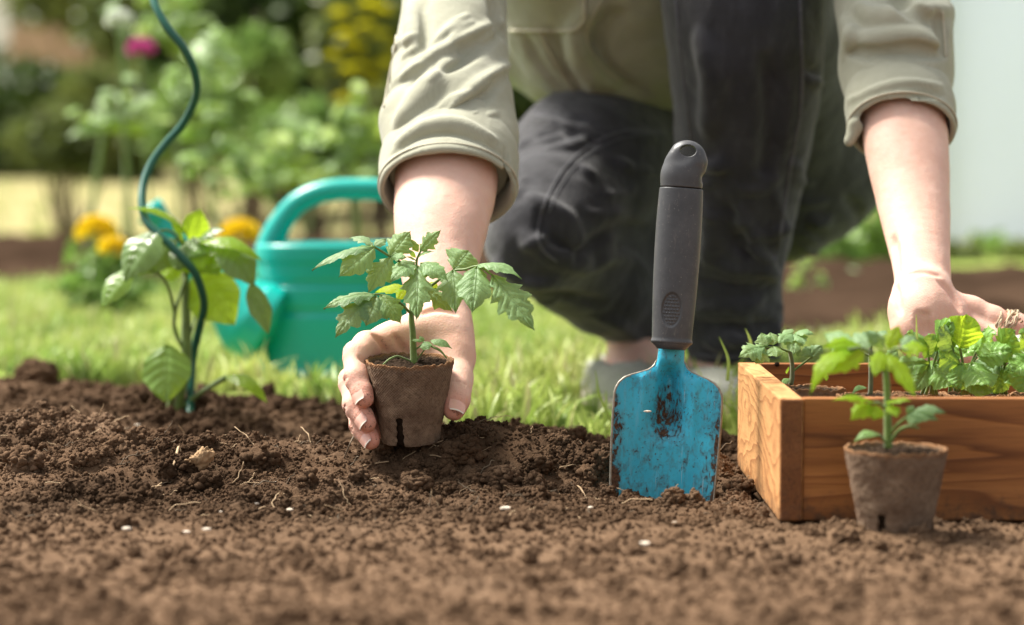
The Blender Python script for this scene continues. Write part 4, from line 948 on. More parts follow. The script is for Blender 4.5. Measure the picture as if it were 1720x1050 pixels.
# the grip, a little flattened, with thumb rest and hanging hole
def grip():
    h = .00045; f = Field((-.022, -.015, .110), (.022, .021, .276), h); c = lambda x, z, y=.004: (x, y, z)
    pts = [(c(0, .119), .0150), (c(0, .130), .0157), (c(0, .160), .0170), (c(.0005, .190), .0176), (c(.0005, .220), .0170), (c(.0, .246), .0160)]
    zz = np.linspace(.118, .246, 40); rr_ = np.interp(zz, [.118, .13, .15, .175, .2, .225, .246], [.0151, .0158, .0167, .0174, .01765, .0172, .0161]); rr_ = np.convolve(np.pad(rr_, 3, 'edge'), np.ones(7) / 7, 'valid'); f.chain([(c(0, z_), r_) for z_, r_ in zip(zz, rr_)], .0005, ((0, 1, 0), .68)); f.cone(c(0, .1195), c(0, .1195), .0162, .0162, .001, ((0, 0, 1), .16)) if False else None
    f.half((0, 0, .1155), (0, 0, -1), .002); f.half((0, 0, .2361), (0, 0, 1), .0006)
    X = f.ax[0][:, None, None]; Y = f.ax[1][None, :, None]; Z = f.ax[2][None, None, :]
    fr = (Y < .004)
    e = np.sqrt(((X + .0015) / .0078) ** 2 + ((Z - .142) / .0138) ** 2)
    f.f += (np.where(fr, .0018 * (1 - sstep(.86, 1.02, e)), 0)).astype(np.float32)
    px_ = ((X + .0015 + .00115 * (np.round((Z - .142) / .0026) % 2)) / .0023); pz = (Z - .142) / .0026
    dd = np.sqrt(((px_ - np.round(px_)) * .0023) ** 2 + ((pz - np.round(pz)) * .0026) ** 2)
    f.f -= (np.where(fr & (e < .8), .0011 * (1 - sstep(.0004, .00085, dd)), 0)).astype(np.float32)
    f.f -= (.0009 * np.exp(-((Z - .1175) / .0016) ** 2) + 0 * X + 0 * Y).astype(np.float32)
    V, Q = f.mesh(); V = relax(V, Q, 1, .4); g = G(); g.add(V, Q); gp = g.build('grip', M['grip'], trowel)
    f = Field((-.022, -.015, .233), (.022, .024, .277), h)
    f.chain([(c(0, .236), .0162), (c(0, .246), .0160), (c(.0022, .2565), .0158)], .003, ((0, 1, 0), .70)); f.half((0, 0, .2367), (0, 0, -1), .0006)
    f.cone(c(.0022, .257), c(.0030, .2585), .0158, .0150, .002, ((0, 1, 0), .62)); f.cone(c(.0145, .2515), c(.0150, .257), .0022, .0026, .004)
    f.ell((-.019, .0, .270), (.0085, .03, .011), .004, None, 'sub')
    f.ell((.0, -.0105, .262), (.012, .006, .008), .004, None, 'sub')
    f.cone((.004, -.03, .2655), (.004, .03, .2655), .0040, .0040, .0012, ((1, 0, 0), .999), 'sub') if False else None
    X = f.ax[0][:, None, None]; Y = f.ax[1][None, :, None]; Z = f.ax[2][None, None, :]
    hole = (np.sqrt(((X - .0035) / .0062) ** 2 + ((Z - .2650) / .0046) ** 2) - 1) * .0046 + 0 * Y
    hole2 = hole; f.f = np.maximum(f.f, -hole2.astype(np.float32))
    f.ell((.0195, .0, .2445), (.004, .02, .0035), .003, None, 'sub')
    V, Q = f.mesh(); V = relax(V, Q, 2, .4); g = G(); g.add(V, Q); g.build('grip_cap', M['grip'], trowel)
    v, q = lathe([(.0001, .1115), (.0108, .1115), (.0125, .1135), (.0145, .1155), (.0145, .118), (.0001, .118)], (0, .004, 0), 40, 1, .72); g = G(); g.add(v, q); g.build('grip_collar', M['grip'], trowel)
grip()
# husk stuck on the blade
V, T = lump(81, 3, .3); g = G(); g.add(V * np.array([.0030, .001, .0010]), None, T); o = g.build('seed_husk', M['pebble']); 
o.location = at(1088, 691, TY - .003); tag(o, 'tiny pale seed husk stuck on the muddy trowel blade', 'husk')

# ------------------------------------------------------------------ the wooden box
box = thing('wooden_box', 'open box of oiled orange brown boards holding seedlings beside the trowel', 'box', (BX0, BY0, 0))
th = .0165
def board(name, lo, hi, m, label=None, b=.0012):
    V, Q, T = bevel_box(lo, hi, b); V = V + 0; g = G(); g.add(V, Q, T); o = g.build(name, M[m], box, smooth=False); 
    if label: o['label'] = label
    return o
zb = .002
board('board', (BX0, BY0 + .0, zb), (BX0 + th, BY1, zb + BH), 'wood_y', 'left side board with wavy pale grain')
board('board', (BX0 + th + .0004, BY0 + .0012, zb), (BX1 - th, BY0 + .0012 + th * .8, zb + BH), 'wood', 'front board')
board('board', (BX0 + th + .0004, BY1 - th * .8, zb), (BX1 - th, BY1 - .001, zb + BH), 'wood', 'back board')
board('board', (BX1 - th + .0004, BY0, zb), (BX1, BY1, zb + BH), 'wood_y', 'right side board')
V, Q, T = bevel_box((BX0 + .0008, BY0 - .0015, zb + .0008), (BX0 + th - .0008, BY0 + .002, zb + BH - .0008), .0008); g = G(); g.add(V, Q, T); o = g.build('end_grain', M['wood_end'], box, smooth=False)
board('bottom_board', (BX0 + th + .001, BY0 + th, zb + .002), (BX1 - th - .001, BY1 - th, zb + .009), 'wood')
for px, py in ((1305, 612), (1600, 610)):
    p = at(px, py, BY1 - th * .8 - .0015); v, q = lathe([(.0001, 0), (.0021, 0), (.0021, .0012), (.0001, .0016)], (0, 0, 0), 14); g = G(); g.add(v, q); o = g.build('nail', M['slot'], box); o.rotation_euler = (R(90), 0, 0); o.location = Vector(p) - Vector((BX0, BY0, 0))

# ------------------------------------------------------------------ pots and seedlings of the box
def seedling(name, label, base, cat='seedling'): return thing(name, label, cat, tuple(base))
def zb_(x, y, Y): return at(x, y, Y)
def cleaf(par, petiole, r, leaves, m, sm='stem'):
    o = stem_part('leaf', par, petiole, r, sm, 7)
    for k, (b, t, hw, kw) in enumerate(leaves):
        kw = dict(kw); mm = kw.pop('m', m); V, Q, uv = leaflet(b, t, hw, seed=int(abs(b[0] + b[2]) * 9000) % 97 + k * 7, **kw); g = G(); g.add(V, Q, uv=uv); c = g.build('leaflet', M[mm]); c.parent = o
def small_tomato(cx, cy, Y, sc, lab, mats, lean=0, soilz=None, extra=()):
    """cx,cy: photo pixel of the leaf fork; the stem goes down to the soil"""
    k = Y / FPX; top = at(cx, cy, Y); s = sc * k
    base = at(cx + lean, soilz, Y); t = seedling('tomato_seedling', lab, base)
    path = [base, base + (top - base) * .5 + [-.001, 0, 0], top]
    stem_part('stem', t, path, [.0016, .0014, .0010], 'stem_dark'); return t, top, s
POTS = [(1366, 650, 1.885, 'peat pot in the back left corner of the wooden box'), (1462, 662, 1.80, 'peat pot second from left in the wooden box'),
        (1536, 660, 1.90, 'peat pot in the middle of the box under the broad leaves'), (1640, 662, 1.87, 'peat pot right of the middle in the box under broad leaves'), (1752, 662, 1.86, 'peat pot at the right of the box')]
for px, py, Y, lab in POTS: pot(tuple(at(px, py, Y)), (R(2), 0, rng.uniform(0, 6)), lab, True)
# the sharp little seedling in the back left pot
b = at(1328, 646, 1.885); t = seedling('tomato_seedling', 'small sharp tomato seedling in the back left corner of the box', b)
S1 = lambda x, y, d=0: at(1180 + x / 3.185, 340 + y / 3.185, 1.885 + d)
stem_part('stem', t, [b, S1(480, 930), S1(478, 850), S1(465, 790)], [.0022, .0018, .0015], 'stem_dark')
cleaf(t, [S1(465, 800), S1(425, 785, -.004), S1(400, 775, -.008), S1(330, 775, -.012)], [.0010, .0008], [
    (S1(335, 775, -.012), S1(192, 832, -.022), 58 * 1.885 / FPX / 3.185, dict(nrm=(-.2, -.8, .6), arch=.1, lobes=4, depth=.4)),
    (S1(335, 778, -.012), S1(285, 868, -.02), 50 * 1.885 / FPX / 3.185, dict(nrm=(-.1, -.9, .5), arch=.08, lobes=3, depth=.4)),
    (S1(345, 770, -.012), S1(312, 700, -.004), 44 * 1.885 / FPX / 3.185, dict(nrm=(-.1, -.7, .7), arch=.08, lobes=3, depth=.35)),
    (S1(375, 772, -.010), S1(395, 832, -.02), 48 * 1.885 / FPX / 3.185, dict(nrm=(0, -.9, .5), arch=.08, lobes=3, depth=.3)),
    (S1(380, 765, -.010), S1(362, 697, 0), 44 * 1.885 / FPX / 3.185, dict(nrm=(0, -.8, .6), arch=.08, lobes=3, depth=.3))], 'tom')
cleaf(t, [S1(465, 790), S1(462, 740, -.003), S1(470, 715, -.006)], [.0010, .0008], [
    (S1(485, 705, -.008), S1(488, 822, -.026), 44 * 1.885 / FPX / 3.185, dict(nrm=(0, -.9, .4), arch=.1, lobes=3, depth=.3)),
    (S1(480, 705, -.008), S1(405, 760, -.022), 40 * 1.885 / FPX / 3.185, dict(nrm=(-.2, -.8, .6), arch=.14, lobes=3, depth=.3)),
    (S1(495, 700, -.008), S1(596, 710, -.016), 34 * 1.885 / FPX / 3.185, dict(nrm=(.1, -.5, .9), arch=.16, lobes=3, depth=.3)),
    (S1(495, 705, -.008), S1(548, 762, -.022), 38 * 1.885 / FPX / 3.185, dict(nrm=(.1, -.8, .6), arch=.12, lobes=3, depth=.3)),
    (S1(480, 700, -.008), S1(430, 690, .0), 34 * 1.885 / FPX / 3.185, dict(nrm=(-.1, -.5, .9), arch=.12, lobes=3, depth=.3)),
    (S1(510, 825, -.018), S1(518, 780, -.01), 20 * 1.885 / FPX / 3.185, dict(nrm=(.1, -.8, .6), arch=.12, lobes=2, depth=.3))], 'tom')
cleaf(t, [S1(480, 905), S1(530, 868, -.004), S1(590, 822, -.01)], [.0010, .0008], [
    (S1(585, 825, -.01), S1(545, 770, -.006), 40 * 1.885 / FPX / 3.185, dict(nrm=(0, -.8, .6), arch=.1, lobes=3, depth=.25, m='tom_pale')),
    (S1(585, 825, -.01), S1(640, 765, -.01), 38 * 1.885 / FPX / 3.185, dict(nrm=(0, -.8, .6), arch=.1, lobes=3, depth=.25, m='tom_pale'))], 'tom')
for (x0, y0, x1, y1, w) in ((1325, 636, 1312, 648, 6), (1322, 628, 1326, 616, 4)):
    k = 1.885 / FPX; leaf_part('cotyledon', t, 'tom_new', at(x0, y0, 1.88), at(x1, y1, 1.87), w * k, lobes=0, arch=.1, seed=3)
# second seedling, in the middle pot
b = at(1462, 664, 1.82); t = seedling('tomato_seedling', 'small tomato seedling behind the stem of the front plant inside the box', b); k = 1.82 / FPX
stem_part('stem', t, [b, at(1463, 630, 1.82), at(1462, 590, 1.82), at(1464, 572, 1.82)], [.0020, .0017, .0012], 'stem_dark')
cleaf(t, [at(1463, 600, 1.82), at(1440, 588, 1.815), at(1425, 584, 1.81)], .0008, [
    (at(1425, 585, 1.81), at(1388, 606, 1.80), 11 * k, dict(lobes=3, arch=.12)), (at(1430, 588, 1.81), at(1415, 616, 1.80), 10 * k, dict(lobes=3)), (at(1440, 586, 1.81), at(1420, 566, 1.82), 10 * k, dict(lobes=3))], 'tom')
cleaf(t, [at(1463, 590, 1.82), at(1464, 570, 1.815), at(1466, 564, 1.81)], .0008, [
    (at(1464, 566, 1.81), at(1444, 570, 1.80), 10 * k, dict(lobes=3, arch=.2)), (at(1466, 564, 1.81), at(1496, 566, 1.80), 10 * k, dict(lobes=3, arch=.2, nrm=(0, -.5, .9))),
    (at(1466, 566, 1.81), at(1482, 586, 1.80), 10 * k, dict(lobes=3)), (at(1462, 566, 1.81), at(1452, 588, 1.80), 9 * k, dict(lobes=3)), (at(1464, 563, 1.81), at(1460, 556, 1.815), 8 * k, dict(lobes=2))], 'tom_pale')
cleaf(t, [at(1462, 625, 1.82), at(1476, 612, 1.815), at(1492, 604, 1.81)], .0008, [
    (at(1490, 605, 1.81), at(1515, 628, 1.80), 10 * k, dict(lobes=3)), (at(1490, 603, 1.81), at(1508, 590, 1.82), 10 * k, dict(lobes=3)), (at(1476, 612, 1.81), at(1470, 630, 1.8), 8 * k, dict(lobes=3))], 'tom_new')
for (x0, y0, x1, y1, w, m_) in ((1455, 652, 1430, 664, 7, 'tom_new'), (1424, 604, 1388, 618, 9, 'tom_new'), (1388, 640, 1378, 630, 6, 'tom_new'), (1368, 636, 1392, 626, 5, 'tom_new')):
    leaf_part('cotyledon', t, m_, at(x0, y0, 1.815), at(x1, y1, 1.80), w * k, lobes=0, arch=.2, nrm=(0, -.5, .9), seed=3)
# broad leaved seedlings filling the right of the box
def broad(px, py, Y, leaves, lab, soil=662):
    b = at(px, soil, Y); t = seedling('leafy_seedling', lab, b); k = Y / FPX
    for (x0, y0, x1, y1, w, m_, lb) in leaves:
        mid = at(x0, y0, Y - .01); o = stem_part('leaf', t, [b + rng.normal(0, .003, 3) * [1, 1, 0], (b + mid) / 2 + [0, -.002, .006], mid], [.0014, .0009], 'stem', 7)
        tipY = Y - rng.uniform(.015, .04)
        V, Q, uv = leaflet(mid, at(x1, y1, tipY), w * k, nrm=(rng.uniform(-.3, .3), -.8, .6 + rng.uniform(-.2, .3)), arch=rng.uniform(.04, .16), lobes=lb, depth=.2, cup=rng.uniform(.1, .35), seed=int(x0 + y1), wide=.5, tip=.75, puff=.10, wave=.14, ns=30)
        g = G(); g.add(V, Q, uv=uv); c = g.build('leaf_blade', M[m_]); c.parent = o
    return t
broad(1560, 640, 1.86, [(1560, 600, 1520, 562, 20, 'lettuce', 5), (1575, 590, 1600, 540, 24, 'lettuce', 4), (1560, 612, 1500, 620, 16, 'tom_new', 5), (1570, 615, 1600, 652, 24, 'lettuce', 5), (1560, 615, 1536, 656, 16, 'tom_new', 5), (1580, 600, 1626, 566, 22, 'lettuce', 5), (1560, 598, 1560, 560, 18, 'tom_pale', 5)],
      'leafy seedling with crinkled pale leaves in the middle of the box')
broad(1620, 640, 1.84, [(1600, 590, 1578, 548, 20, 'tom_pale', 4), (1612, 584, 1622, 528, 34, 'pep', 0), (1640, 590, 1672, 562, 24, 'lettuce', 5), (1610, 612, 1575, 590, 20, 'lettuce', 5), (1630, 612, 1660, 650, 26, 'lettuce', 4), (1612, 640, 1668, 660, 18, 'pep_mid', 0), (1640, 600, 1700, 590, 22, 'lettuce', 4), (1615, 610, 1610, 655, 18, 'lettuce', 5)],
      'leafy seedling with one raised bright green leaf in front of the left hand')
broad(1680, 640, 1.86, [(1670, 590, 1650, 556, 20, 'lettuce', 5), (1690, 590, 1706, 555, 24, 'lettuce', 5), (1690, 600, 1740, 570, 24, 'pep_mid', 0), (1680, 610, 1640, 630, 20, 'tom_pale', 5), (1695, 610, 1720, 655, 26, 'lettuce', 0), (1680, 615, 1670, 662, 20, 'lettuce', 5)],
      'broad leaved seedling near the right edge of the photo')
broad(1745, 640, 1.84, [(1735, 590, 1712, 560, 24, 'pep_mid', 0), (1735, 600, 1700, 625, 22, 'lettuce', 5), (1735, 610, 1712, 660, 24, 'lettuce', 4), (1750, 590, 1790, 560, 26, 'lettuce', 4), (1750, 610, 1800, 640, 26, 'lettuce', 4)],
      'broad leaved seedling cut by the right edge of the photo')
broad(1600, 640, 1.92, [(1590, 600, 1548, 588, 18, 'tom_pale', 5), (1600, 600, 1640, 590, 20, 'lettuce', 5), (1596, 610, 1560, 640, 18, 'lettuce', 5), (1605, 615, 1640, 640, 20, 'lettuce', 5), (1650, 600, 1690, 600, 22, 'lettuce', 5), (1655, 620, 1690, 650, 22, 'lettuce', 5)],
      'crowded pale seedling below the left hand')

# ------------------------------------------------------------------ pot and plant in front of the box
FY = 1.632; fc = at(1503, 752, FY); pot(tuple(fc), (R(1), 0, R(-8)), 'blurred peat pot standing on the soil in front of the wooden box')
t = thing('tomato_seedling', 'blurred bright green tomato seedling in the pot in front of the box', 'seedling', tuple(fc)); k = FY / FPX
F1 = lambda x, y, d=0: at(1200 + x / 2.3865, 480 + y / 2.3865, FY + d)
u4 = FY / FPX / 2.3865
stem_part('stem', t, [F1(697, 650), F1(695, 560), F1(693, 450), F1(685, 340), F1(660, 290)], [.0030, .0027, .0023, .0016], 'stem', 12)
hairs(t, [F1(697, 650), F1(695, 560), F1(693, 450), F1(685, 340)], (.0028, .0018), 500)
L0 = dict(lobes=4, depth=.3)
cleaf(t, [F1(685, 350), F1(640, 280, -.008), F1(590, 250, -.02), F1(540, 255, -.03)], .0012, [
    (F1(560, 250, -.02), F1(385, 440, -.045), 44 * u4, dict(L0, arch=.22, nrm=(-.4, -.6, .7))), (F1(590, 245, -.02), F1(430, 250, -.03), 40 * u4, dict(L0, arch=.12, nrm=(0, -.7, .7))),
    (F1(600, 265, -.02), F1(440, 360, -.04), 44 * u4, dict(L0, arch=.12, nrm=(0, -.8, .5))), (F1(620, 250, -.01), F1(560, 190, .01), 38 * u4, dict(L0, arch=.1, m='tom_pale')),
    (F1(560, 245, -.02), F1(440, 195, 0), 40 * u4, dict(L0, arch=.1, m='tom'))], 'tom_back')
cleaf(t, [F1(685, 340), F1(700, 280, -.008), F1(730, 250, -.015), F1(780, 260, -.02)], .0012, [
    (F1(690, 270, -.012), F1(805, 455, -.04), 40 * u4, dict(L0, arch=.08, nrm=(.3, -.8, .5))), (F1(740, 255, -.015), F1(860, 260, -.02), 42 * u4, dict(L0, arch=.14, nrm=(.1, -.6, .8))),
    (F1(700, 255, -.01), F1(740, 160, .0), 34 * u4, dict(L0, arch=.08)), (F1(760, 258, -.015), F1(800, 200, 0), 34 * u4, dict(L0, arch=.1, m='tom_pale')), (F1(680, 250, -.01), F1(600, 180, -.01), 30 * u4, dict(L0, arch=.1, m='tom_pale')),
    (F1(670, 260, -.02), F1(640, 370, -.04), 34 * u4, dict(L0, arch=.1, m='tom_back')), (F1(670, 240, -.02), F1(655, 200, -.02), 28 * u4, dict(L0, arch=.1, m='tom_pale'))], 'tom_back')
cleaf(t, [F1(690, 500), F1(660, 470, -.012), F1(620, 470, -.02)], .0010, [
    (F1(625, 475, -.02), F1(545, 540, -.03), 34 * u4, dict(L0, arch=.1)), (F1(640, 470, -.02), F1(470, 462, -.03), 22 * u4, dict(L0, arch=.12, nrm=(0, -.5, .9))), (F1(650, 480, -.02), F1(640, 540, -.03), 36 * u4, dict(L0, arch=.1)),
    (F1(690, 470, -.014), F1(790, 465, -.03), 24 * u4, dict(L0, arch=.1, nrm=(0, -.5, .9))), (F1(700, 480, -.014), F1(735, 530, -.03), 26 * u4, dict(L0, arch=.1))], 'tom_back')
cleaf(t, [F1(700, 600), F1(730, 560, -.006), F1(780, 520, -.012)], .0010, [
    (F1(770, 525, -.012), F1(840, 545, -.02), 30 * u4, dict(L0, arch=.1)), (F1(780, 515, -.012), F1(900, 540, -.02), 24 * u4, dict(L0, arch=.14)), (F1(800, 500, -.012), F1(930, 512, -.02), 22 * u4, dict(L0, arch=.14)), (F1(775, 518, -.012), F1(800, 480, -.01), 18 * u4, dict(L0, arch=.1))], 'tom_pale')
stem_part('leaf_stalk', t, [F1(700, 640), F1(730, 590, -.006), F1(770, 565, -.012), F1(820, 570, -.016)], [.0010, .0013, .0008], 'tom_back' if False else 'stem')
leaf_part('cotyledon', t, 'tom_new', F1(660, 600, -.01), F1(555, 632, -.02), 24 * u4, lobes=0, arch=.25, nrm=(-.1, -.6, .8), seed=4)
stem_part('cotyledon_stalk', t, [F1(690, 640), F1(670, 605, -.006), F1(655, 596, -.01)], .0008, 'stem')

# ------------------------------------------------------------------ pepper plant and spiral stake
SY = 2.36
def zp(x, y, d=0): return at(130 + x / 2.626, 330 + y / 2.626, SY + d)
st = thing('spiral_stake', 'dark green spiral plant stake rising from the bed beside the pepper plant', 'stake', tuple(at(320, 712, SY)))
py_ = [(320, 735), (319, 700), (320, 660), (324, 600), (335, 550), (343, 515), (338, 485), (325, 455), (305, 432), (284, 410), (262, 390), (245, 370), (238, 340), (242, 305), (256, 272), (280, 240), (305, 212), (323, 180), (331, 150), (325, 115), (308, 80), (285, 52), (268, 25), (258, 0), (256, -30), (266, -60), (290, -95)]
pts = [at(x, y, SY - .012 + .028 * math.sin((y - 515) / 360 * 2 * math.pi)) for x, y in py_]
v, q, tt = tube(catmull(pts, 7), .0040, 16); g = G(); g.add(v, q, tt); g.build('spiral_rod', M['stake'], st)
k = SY / FPX / 2.626
pb = zp(420, 990); pp = thing('pepper_plant', 'young pepper plant with broad hanging leaves beside the green spiral stake', 'plant', tuple(pb))
stem_part('stem', pp, [zp(430, 1010), zp(450, 900), zp(478, 760), zp(480, 600), zp(478, 400), zp(480, 260)], [.0042, .0045, .0052, .0050, .0035, .0020], 'stem', 12)
stem_part('stem', pp, [zp(390, 1000), zp(415, 890), zp(445, 800, -.004), zp(470, 720)], [.0030, .0030, .0025], 'stem')
stem_part('leaf_stalk', pp, [zp(470, 680), zp(430, 590, -.006), zp(432, 500, -.012), zp(470, 390, -.006), zp(485, 350)], .0019, 'stem')
stem_part('leaf_stalk', pp, [zp(432, 520, -.012), zp(400, 400, -.02), zp(365, 345, -.025), zp(320, 325, -.03)], .0016, 'stem')
stem_part('leaf_stalk', pp, [zp(360, 985), zp(350, 950, -.01)], .0018, 'stem')
stem_part('leaf_stalk', pp, [zp(500, 600), zp(520, 520, .01), zp(515, 400, .01)], .0015, 'stem')
stem_part('leaf_stalk', pp, [zp(470, 925), zp(540, 870, -.008), zp(600, 830, -.030), zp(655, 798, -.05)], [.0028, .0024, .0028], 'stem')
PL = [ # base, tip, half width, material, nrm, arch, dY
    ((395, 652), (390, 910), 112, 'pep_mid', (-.1, -.9, .3), .06, -.02), ((650, 795), (838, 915), 40, 'pep', (.2, -.6, .8), .22, -.05),
    ((355, 150), (212, 378), 100, 'pep_dark', (-.3, -.8, .5), .12, -.035), ((440, 190), (232, 345), 84, 'pep_dark', (.1, -.8, .55), .06, -.012),
    ((240, 315), (108, 492), 62, 'pep_mid', (-.3, -.8, .4), .08, -.025), ((490, 180), (222, 55), 34, 'pep', (.1, -.4, .9), .18, -.01),
    ((500, 200), (548, 56), 64, 'pep', (0, -.9, .3), .05, .01), ((520, 210), (655, 150), 42, 'pep_dark', (0, -.5, .8), .14, -.01),
    ((540, 205), (812, 285), 44, 'pep', (.1, -.5, .8), .18, -.03), ((630, 195), (780, 400), 84, 'pep_dark', (.3, -.8, .4), .12, -.03), ((765, 380), (842, 608), 52, 'pep_dark', (.3, -.8, .4), .06, -.03),
    ((500, 190), (530, 345), 110, 'pep', (-.1, -.9, .3), .05, .004), ((560, 205), (620, 350), 90, 'pep_mid', (0, -.9, .3), .05, .014), ((520, 330), (692, 570), 122, 'pep', (.1, -.9, .3), .08, .012),
    ((400, 265), (425, 375), 62, 'pep', (0, -.9, .3), .05, .02), ((470, 195), (410, 120), 46, 'pep', (0, -.6, .7), .1, .0), ((480, 250), (345, 305), 56, 'pep_dark', (0, -.8, .5), .1, .02), ((470, 200), (570, 260), 64, 'pep_mid', (0, -.8, .5), .1, -.01),
    ((480, 220), (440, 330), 60, 'pep_dark', (0, -.9, .4), .08, -.016), ((500, 220), (560, 320), 60, 'pep', (.1, -.9, .4), .08, -.014), ((590, 210), (700, 330), 56, 'pep', (.2, -.8, .5), .1, .0)]
for i, (b_, t_, w, m_, nr, ar, dy) in enumerate(PL):
    leaf_part('leaf', pp, m_, zp(*b_, dy), zp(*t_, dy - .018), w * k, nrm=nr, arch=ar, lobes=0, seed=i, wide=.42, tip=.95, ns=30, puff=.07, cup=.22)
    if i in (2, 3, 8, 9, 13): stem_part('leaf_stalk', pp, [zp(480, 240), (zp(480, 220) + zp(*b_, dy)) / 2 + [0, 0, .006], zp(*b_, dy)], .0013, 'stem')
# ------------------------------------------------------------------ the person
person = thing('person', 'person in rolled sleeve sage shirt and charcoal jeans squatting and holding a potted tomato seedling', 'person', tuple(at(1150, 640, 2.6)))
# right hand round the pot, millimetres from the rim centre: right, away, up
O = at(687, 604, PY)
def h(x, y, z): return O + np.array([x, y, z]) / 1000
def smooth(pts, m=6):
    A = catmull([np.append(p, r_) for p, r_ in pts], m); return [(a[:3], float(a[3])) for a in A]
ELB = at(757, 170, 2.18); FD = unit(at(740, 510, 1.985) - ELB); FN = np.array([0, -.678, .735])
RF = Field((-.155, 1.845, .02), (-.005, 2.16, .32), .0014)
# forearm from inside the sleeve to the wrist
RF.chain(smooth([(at(754, 220, 2.15), .0435), (at(750, 300, 2.105), .0440), (at(742, 370, 2.065), .0395), (at(737, 425, 2.04), .0345), (at(736, 480, 2.01), .0275), (at(738, 525, 1.99), .0250), (at(742, 560, 1.972), .0250)]), .003, (FN, .80))
MCI, MCM, MCR, MCP = h(-20, 46, 9), h(-24, 50, -10), h(-20, 50, -28), h(-8, 48, -44)
WR = at(738, 545, 1.975)
for p, r in ((MCI, .0125), (MCM, .0130), (MCR, .0125), (MCP, .0115)): RF.cone(WR + (p - WR) * .08, p, .0165, r, .012)
RF.cone(h(22, 62, 20), h(-12, 46, 14), .0135, .0120, .014); RF.cone(h(26, 60, 6), h(0, 50, -18), .016, .014, .014)
# thumb
RF.chain([(h(29, 72, 16), .0165), (h(36, 50, -2), .0145), (h(37.5, 28, -18), .0112), (h(37, 17, -25), .0102), (h(36, 9, -33), .0100), (h(35, 3, -40), .0086)], .008)
RF.cone(h(30, 60, 10), h(26, 48, -8), .016, .014, .012)
# fingers: knuckle, middle joint, end joint, tip
FING = [
    ([h(-20, 46, 9), h(-35, 30, 9), h(-43, 12, 3), h(-41.5, -7, -14), h(-34.5, -19, -29)], [.0125, .0106, .0096, .0090, .0078]),
    ([h(-24, 50, -10), h(-40, 34, -10), h(-47, 16, -18.5), h(-42.5, -4, -36), h(-32.5, -16, -48)], [.0130, .0108, .0098, .0090, .0078]),
    ([h(-20, 50, -28), h(-36, 35, -30), h(-42, 16, -40), h(-38, -1, -53), h(-29.5, -12, -63)], [.0125, .0104, .0090, .0082, .0072]),
    ([h(-8, 48, -44), h(-20, 38, -44), h(-26, 24, -50), h(-22, 14, -56), h(-16, 8, -59)], [.0115, .0095, .0080, .0070, .0060])]
for P_, r_ in FING:
    F_ = Field(RF.lo, RF.lo + (RF.n - 1) * RF.h, RF.h)
    F_.chain(list(zip(P_, r_)), .0055); pass
    F_.ell((P_[-2] * .35 + P_[-1] * .65) + np.array([.6, .4, 0]) / 1000, [r_[-1] * 1.04] * 3, .003)
    # joined to the palm softly at the root, but kept apart from its neighbours
    sh = tuple(min(a, b) for a, b in zip(F_.f.shape, RF.f.shape)); A = RF.f[:sh[0], :sh[1], :sh[2]]; B = F_.f[:sh[0], :sh[1], :sh[2]]
    ky = (.0012 + .009 * sstep(1.915, 1.945, RF.ax[1]))[None, :sh[1], None].astype(np.float32)
    hh = np.clip(.5 + .5 * (B - A) / ky, 0, 1); RF.f[:sh[0], :sh[1], :sh[2]] = B * (1 - hh) + A * hh - ky * hh * (1 - hh)
# knuckle creases and palm folds
def joint_crease(F_, p, d, dors, r, w=.0006, span=1.0):
    d = unit(d); n = unit(np.asarray(dors, float) - d * np.dot(dors, d)); s = np.cross(d, n); a = np.linspace(-span, span, 9); P_ = [p + (n * math.cos(x) + s * math.sin(x)) * (r + .0001) for x in a]
    for q0, q1 in zip(P_[:-1], P_[1:]): F_.cone(q0, q1, w, w, .0014, None, 'sub')
for P_, r_ in FING[:3]:
    for j, offs in ((3, (0, .0018, -.0017)), (2, (0, .0022, -.0022))):
        d = unit(P_[j + 1] - P_[j]); do = unit(np.array([P_[j][0] - O[0], P_[j][1] - O[1] - .0, 0])) + (np.array([-.2, 0, .5]) if j == 2 else 0)
        for of in offs: joint_crease(RF, P_[j] + d * of, d, do, r_[j], .0002 if of else .0003, .7)
joint_crease(RF, h(36.6, 13, -28.5), h(-1, -8, -8) - h(0, 0, 0), (.6, -.7, .2), .0102, .0003)
joint_crease(RF, h(37, 15, -26.5), h(-1, -8, -8) - h(0, 0, 0), (.6, -.7, .2), .0103, .0002)
RF.fold([(708, 527), (722, 521), (745, 520), (765, 527)], .0016, .004, .1, True)
RF.fold([(628, 562), (640, 575), (648, 592)], .0013, .004, .1, True)
RF.fold([(664, 566), (672, 578), (680, 592)], .0010, .004, .1, True)
RF.fold([(604, 600), (612, 606), (622, 606)], .0010, .003, .1, True)
V, Q = RF.mesh(); V = relax(V, Q, 2, .5); V = rough(V, Q, [(.02, .0004, 70, 0), (.006, .00014, 71, 0)])
arms = [(V, Q)]
RTIPS = [P_[-1] for P_, _ in FING] + [h(35, 3, -40)]; RKN = [P_[k] for P_, _ in FING for k in (2, 3)] + [h(0, 40, 5)]

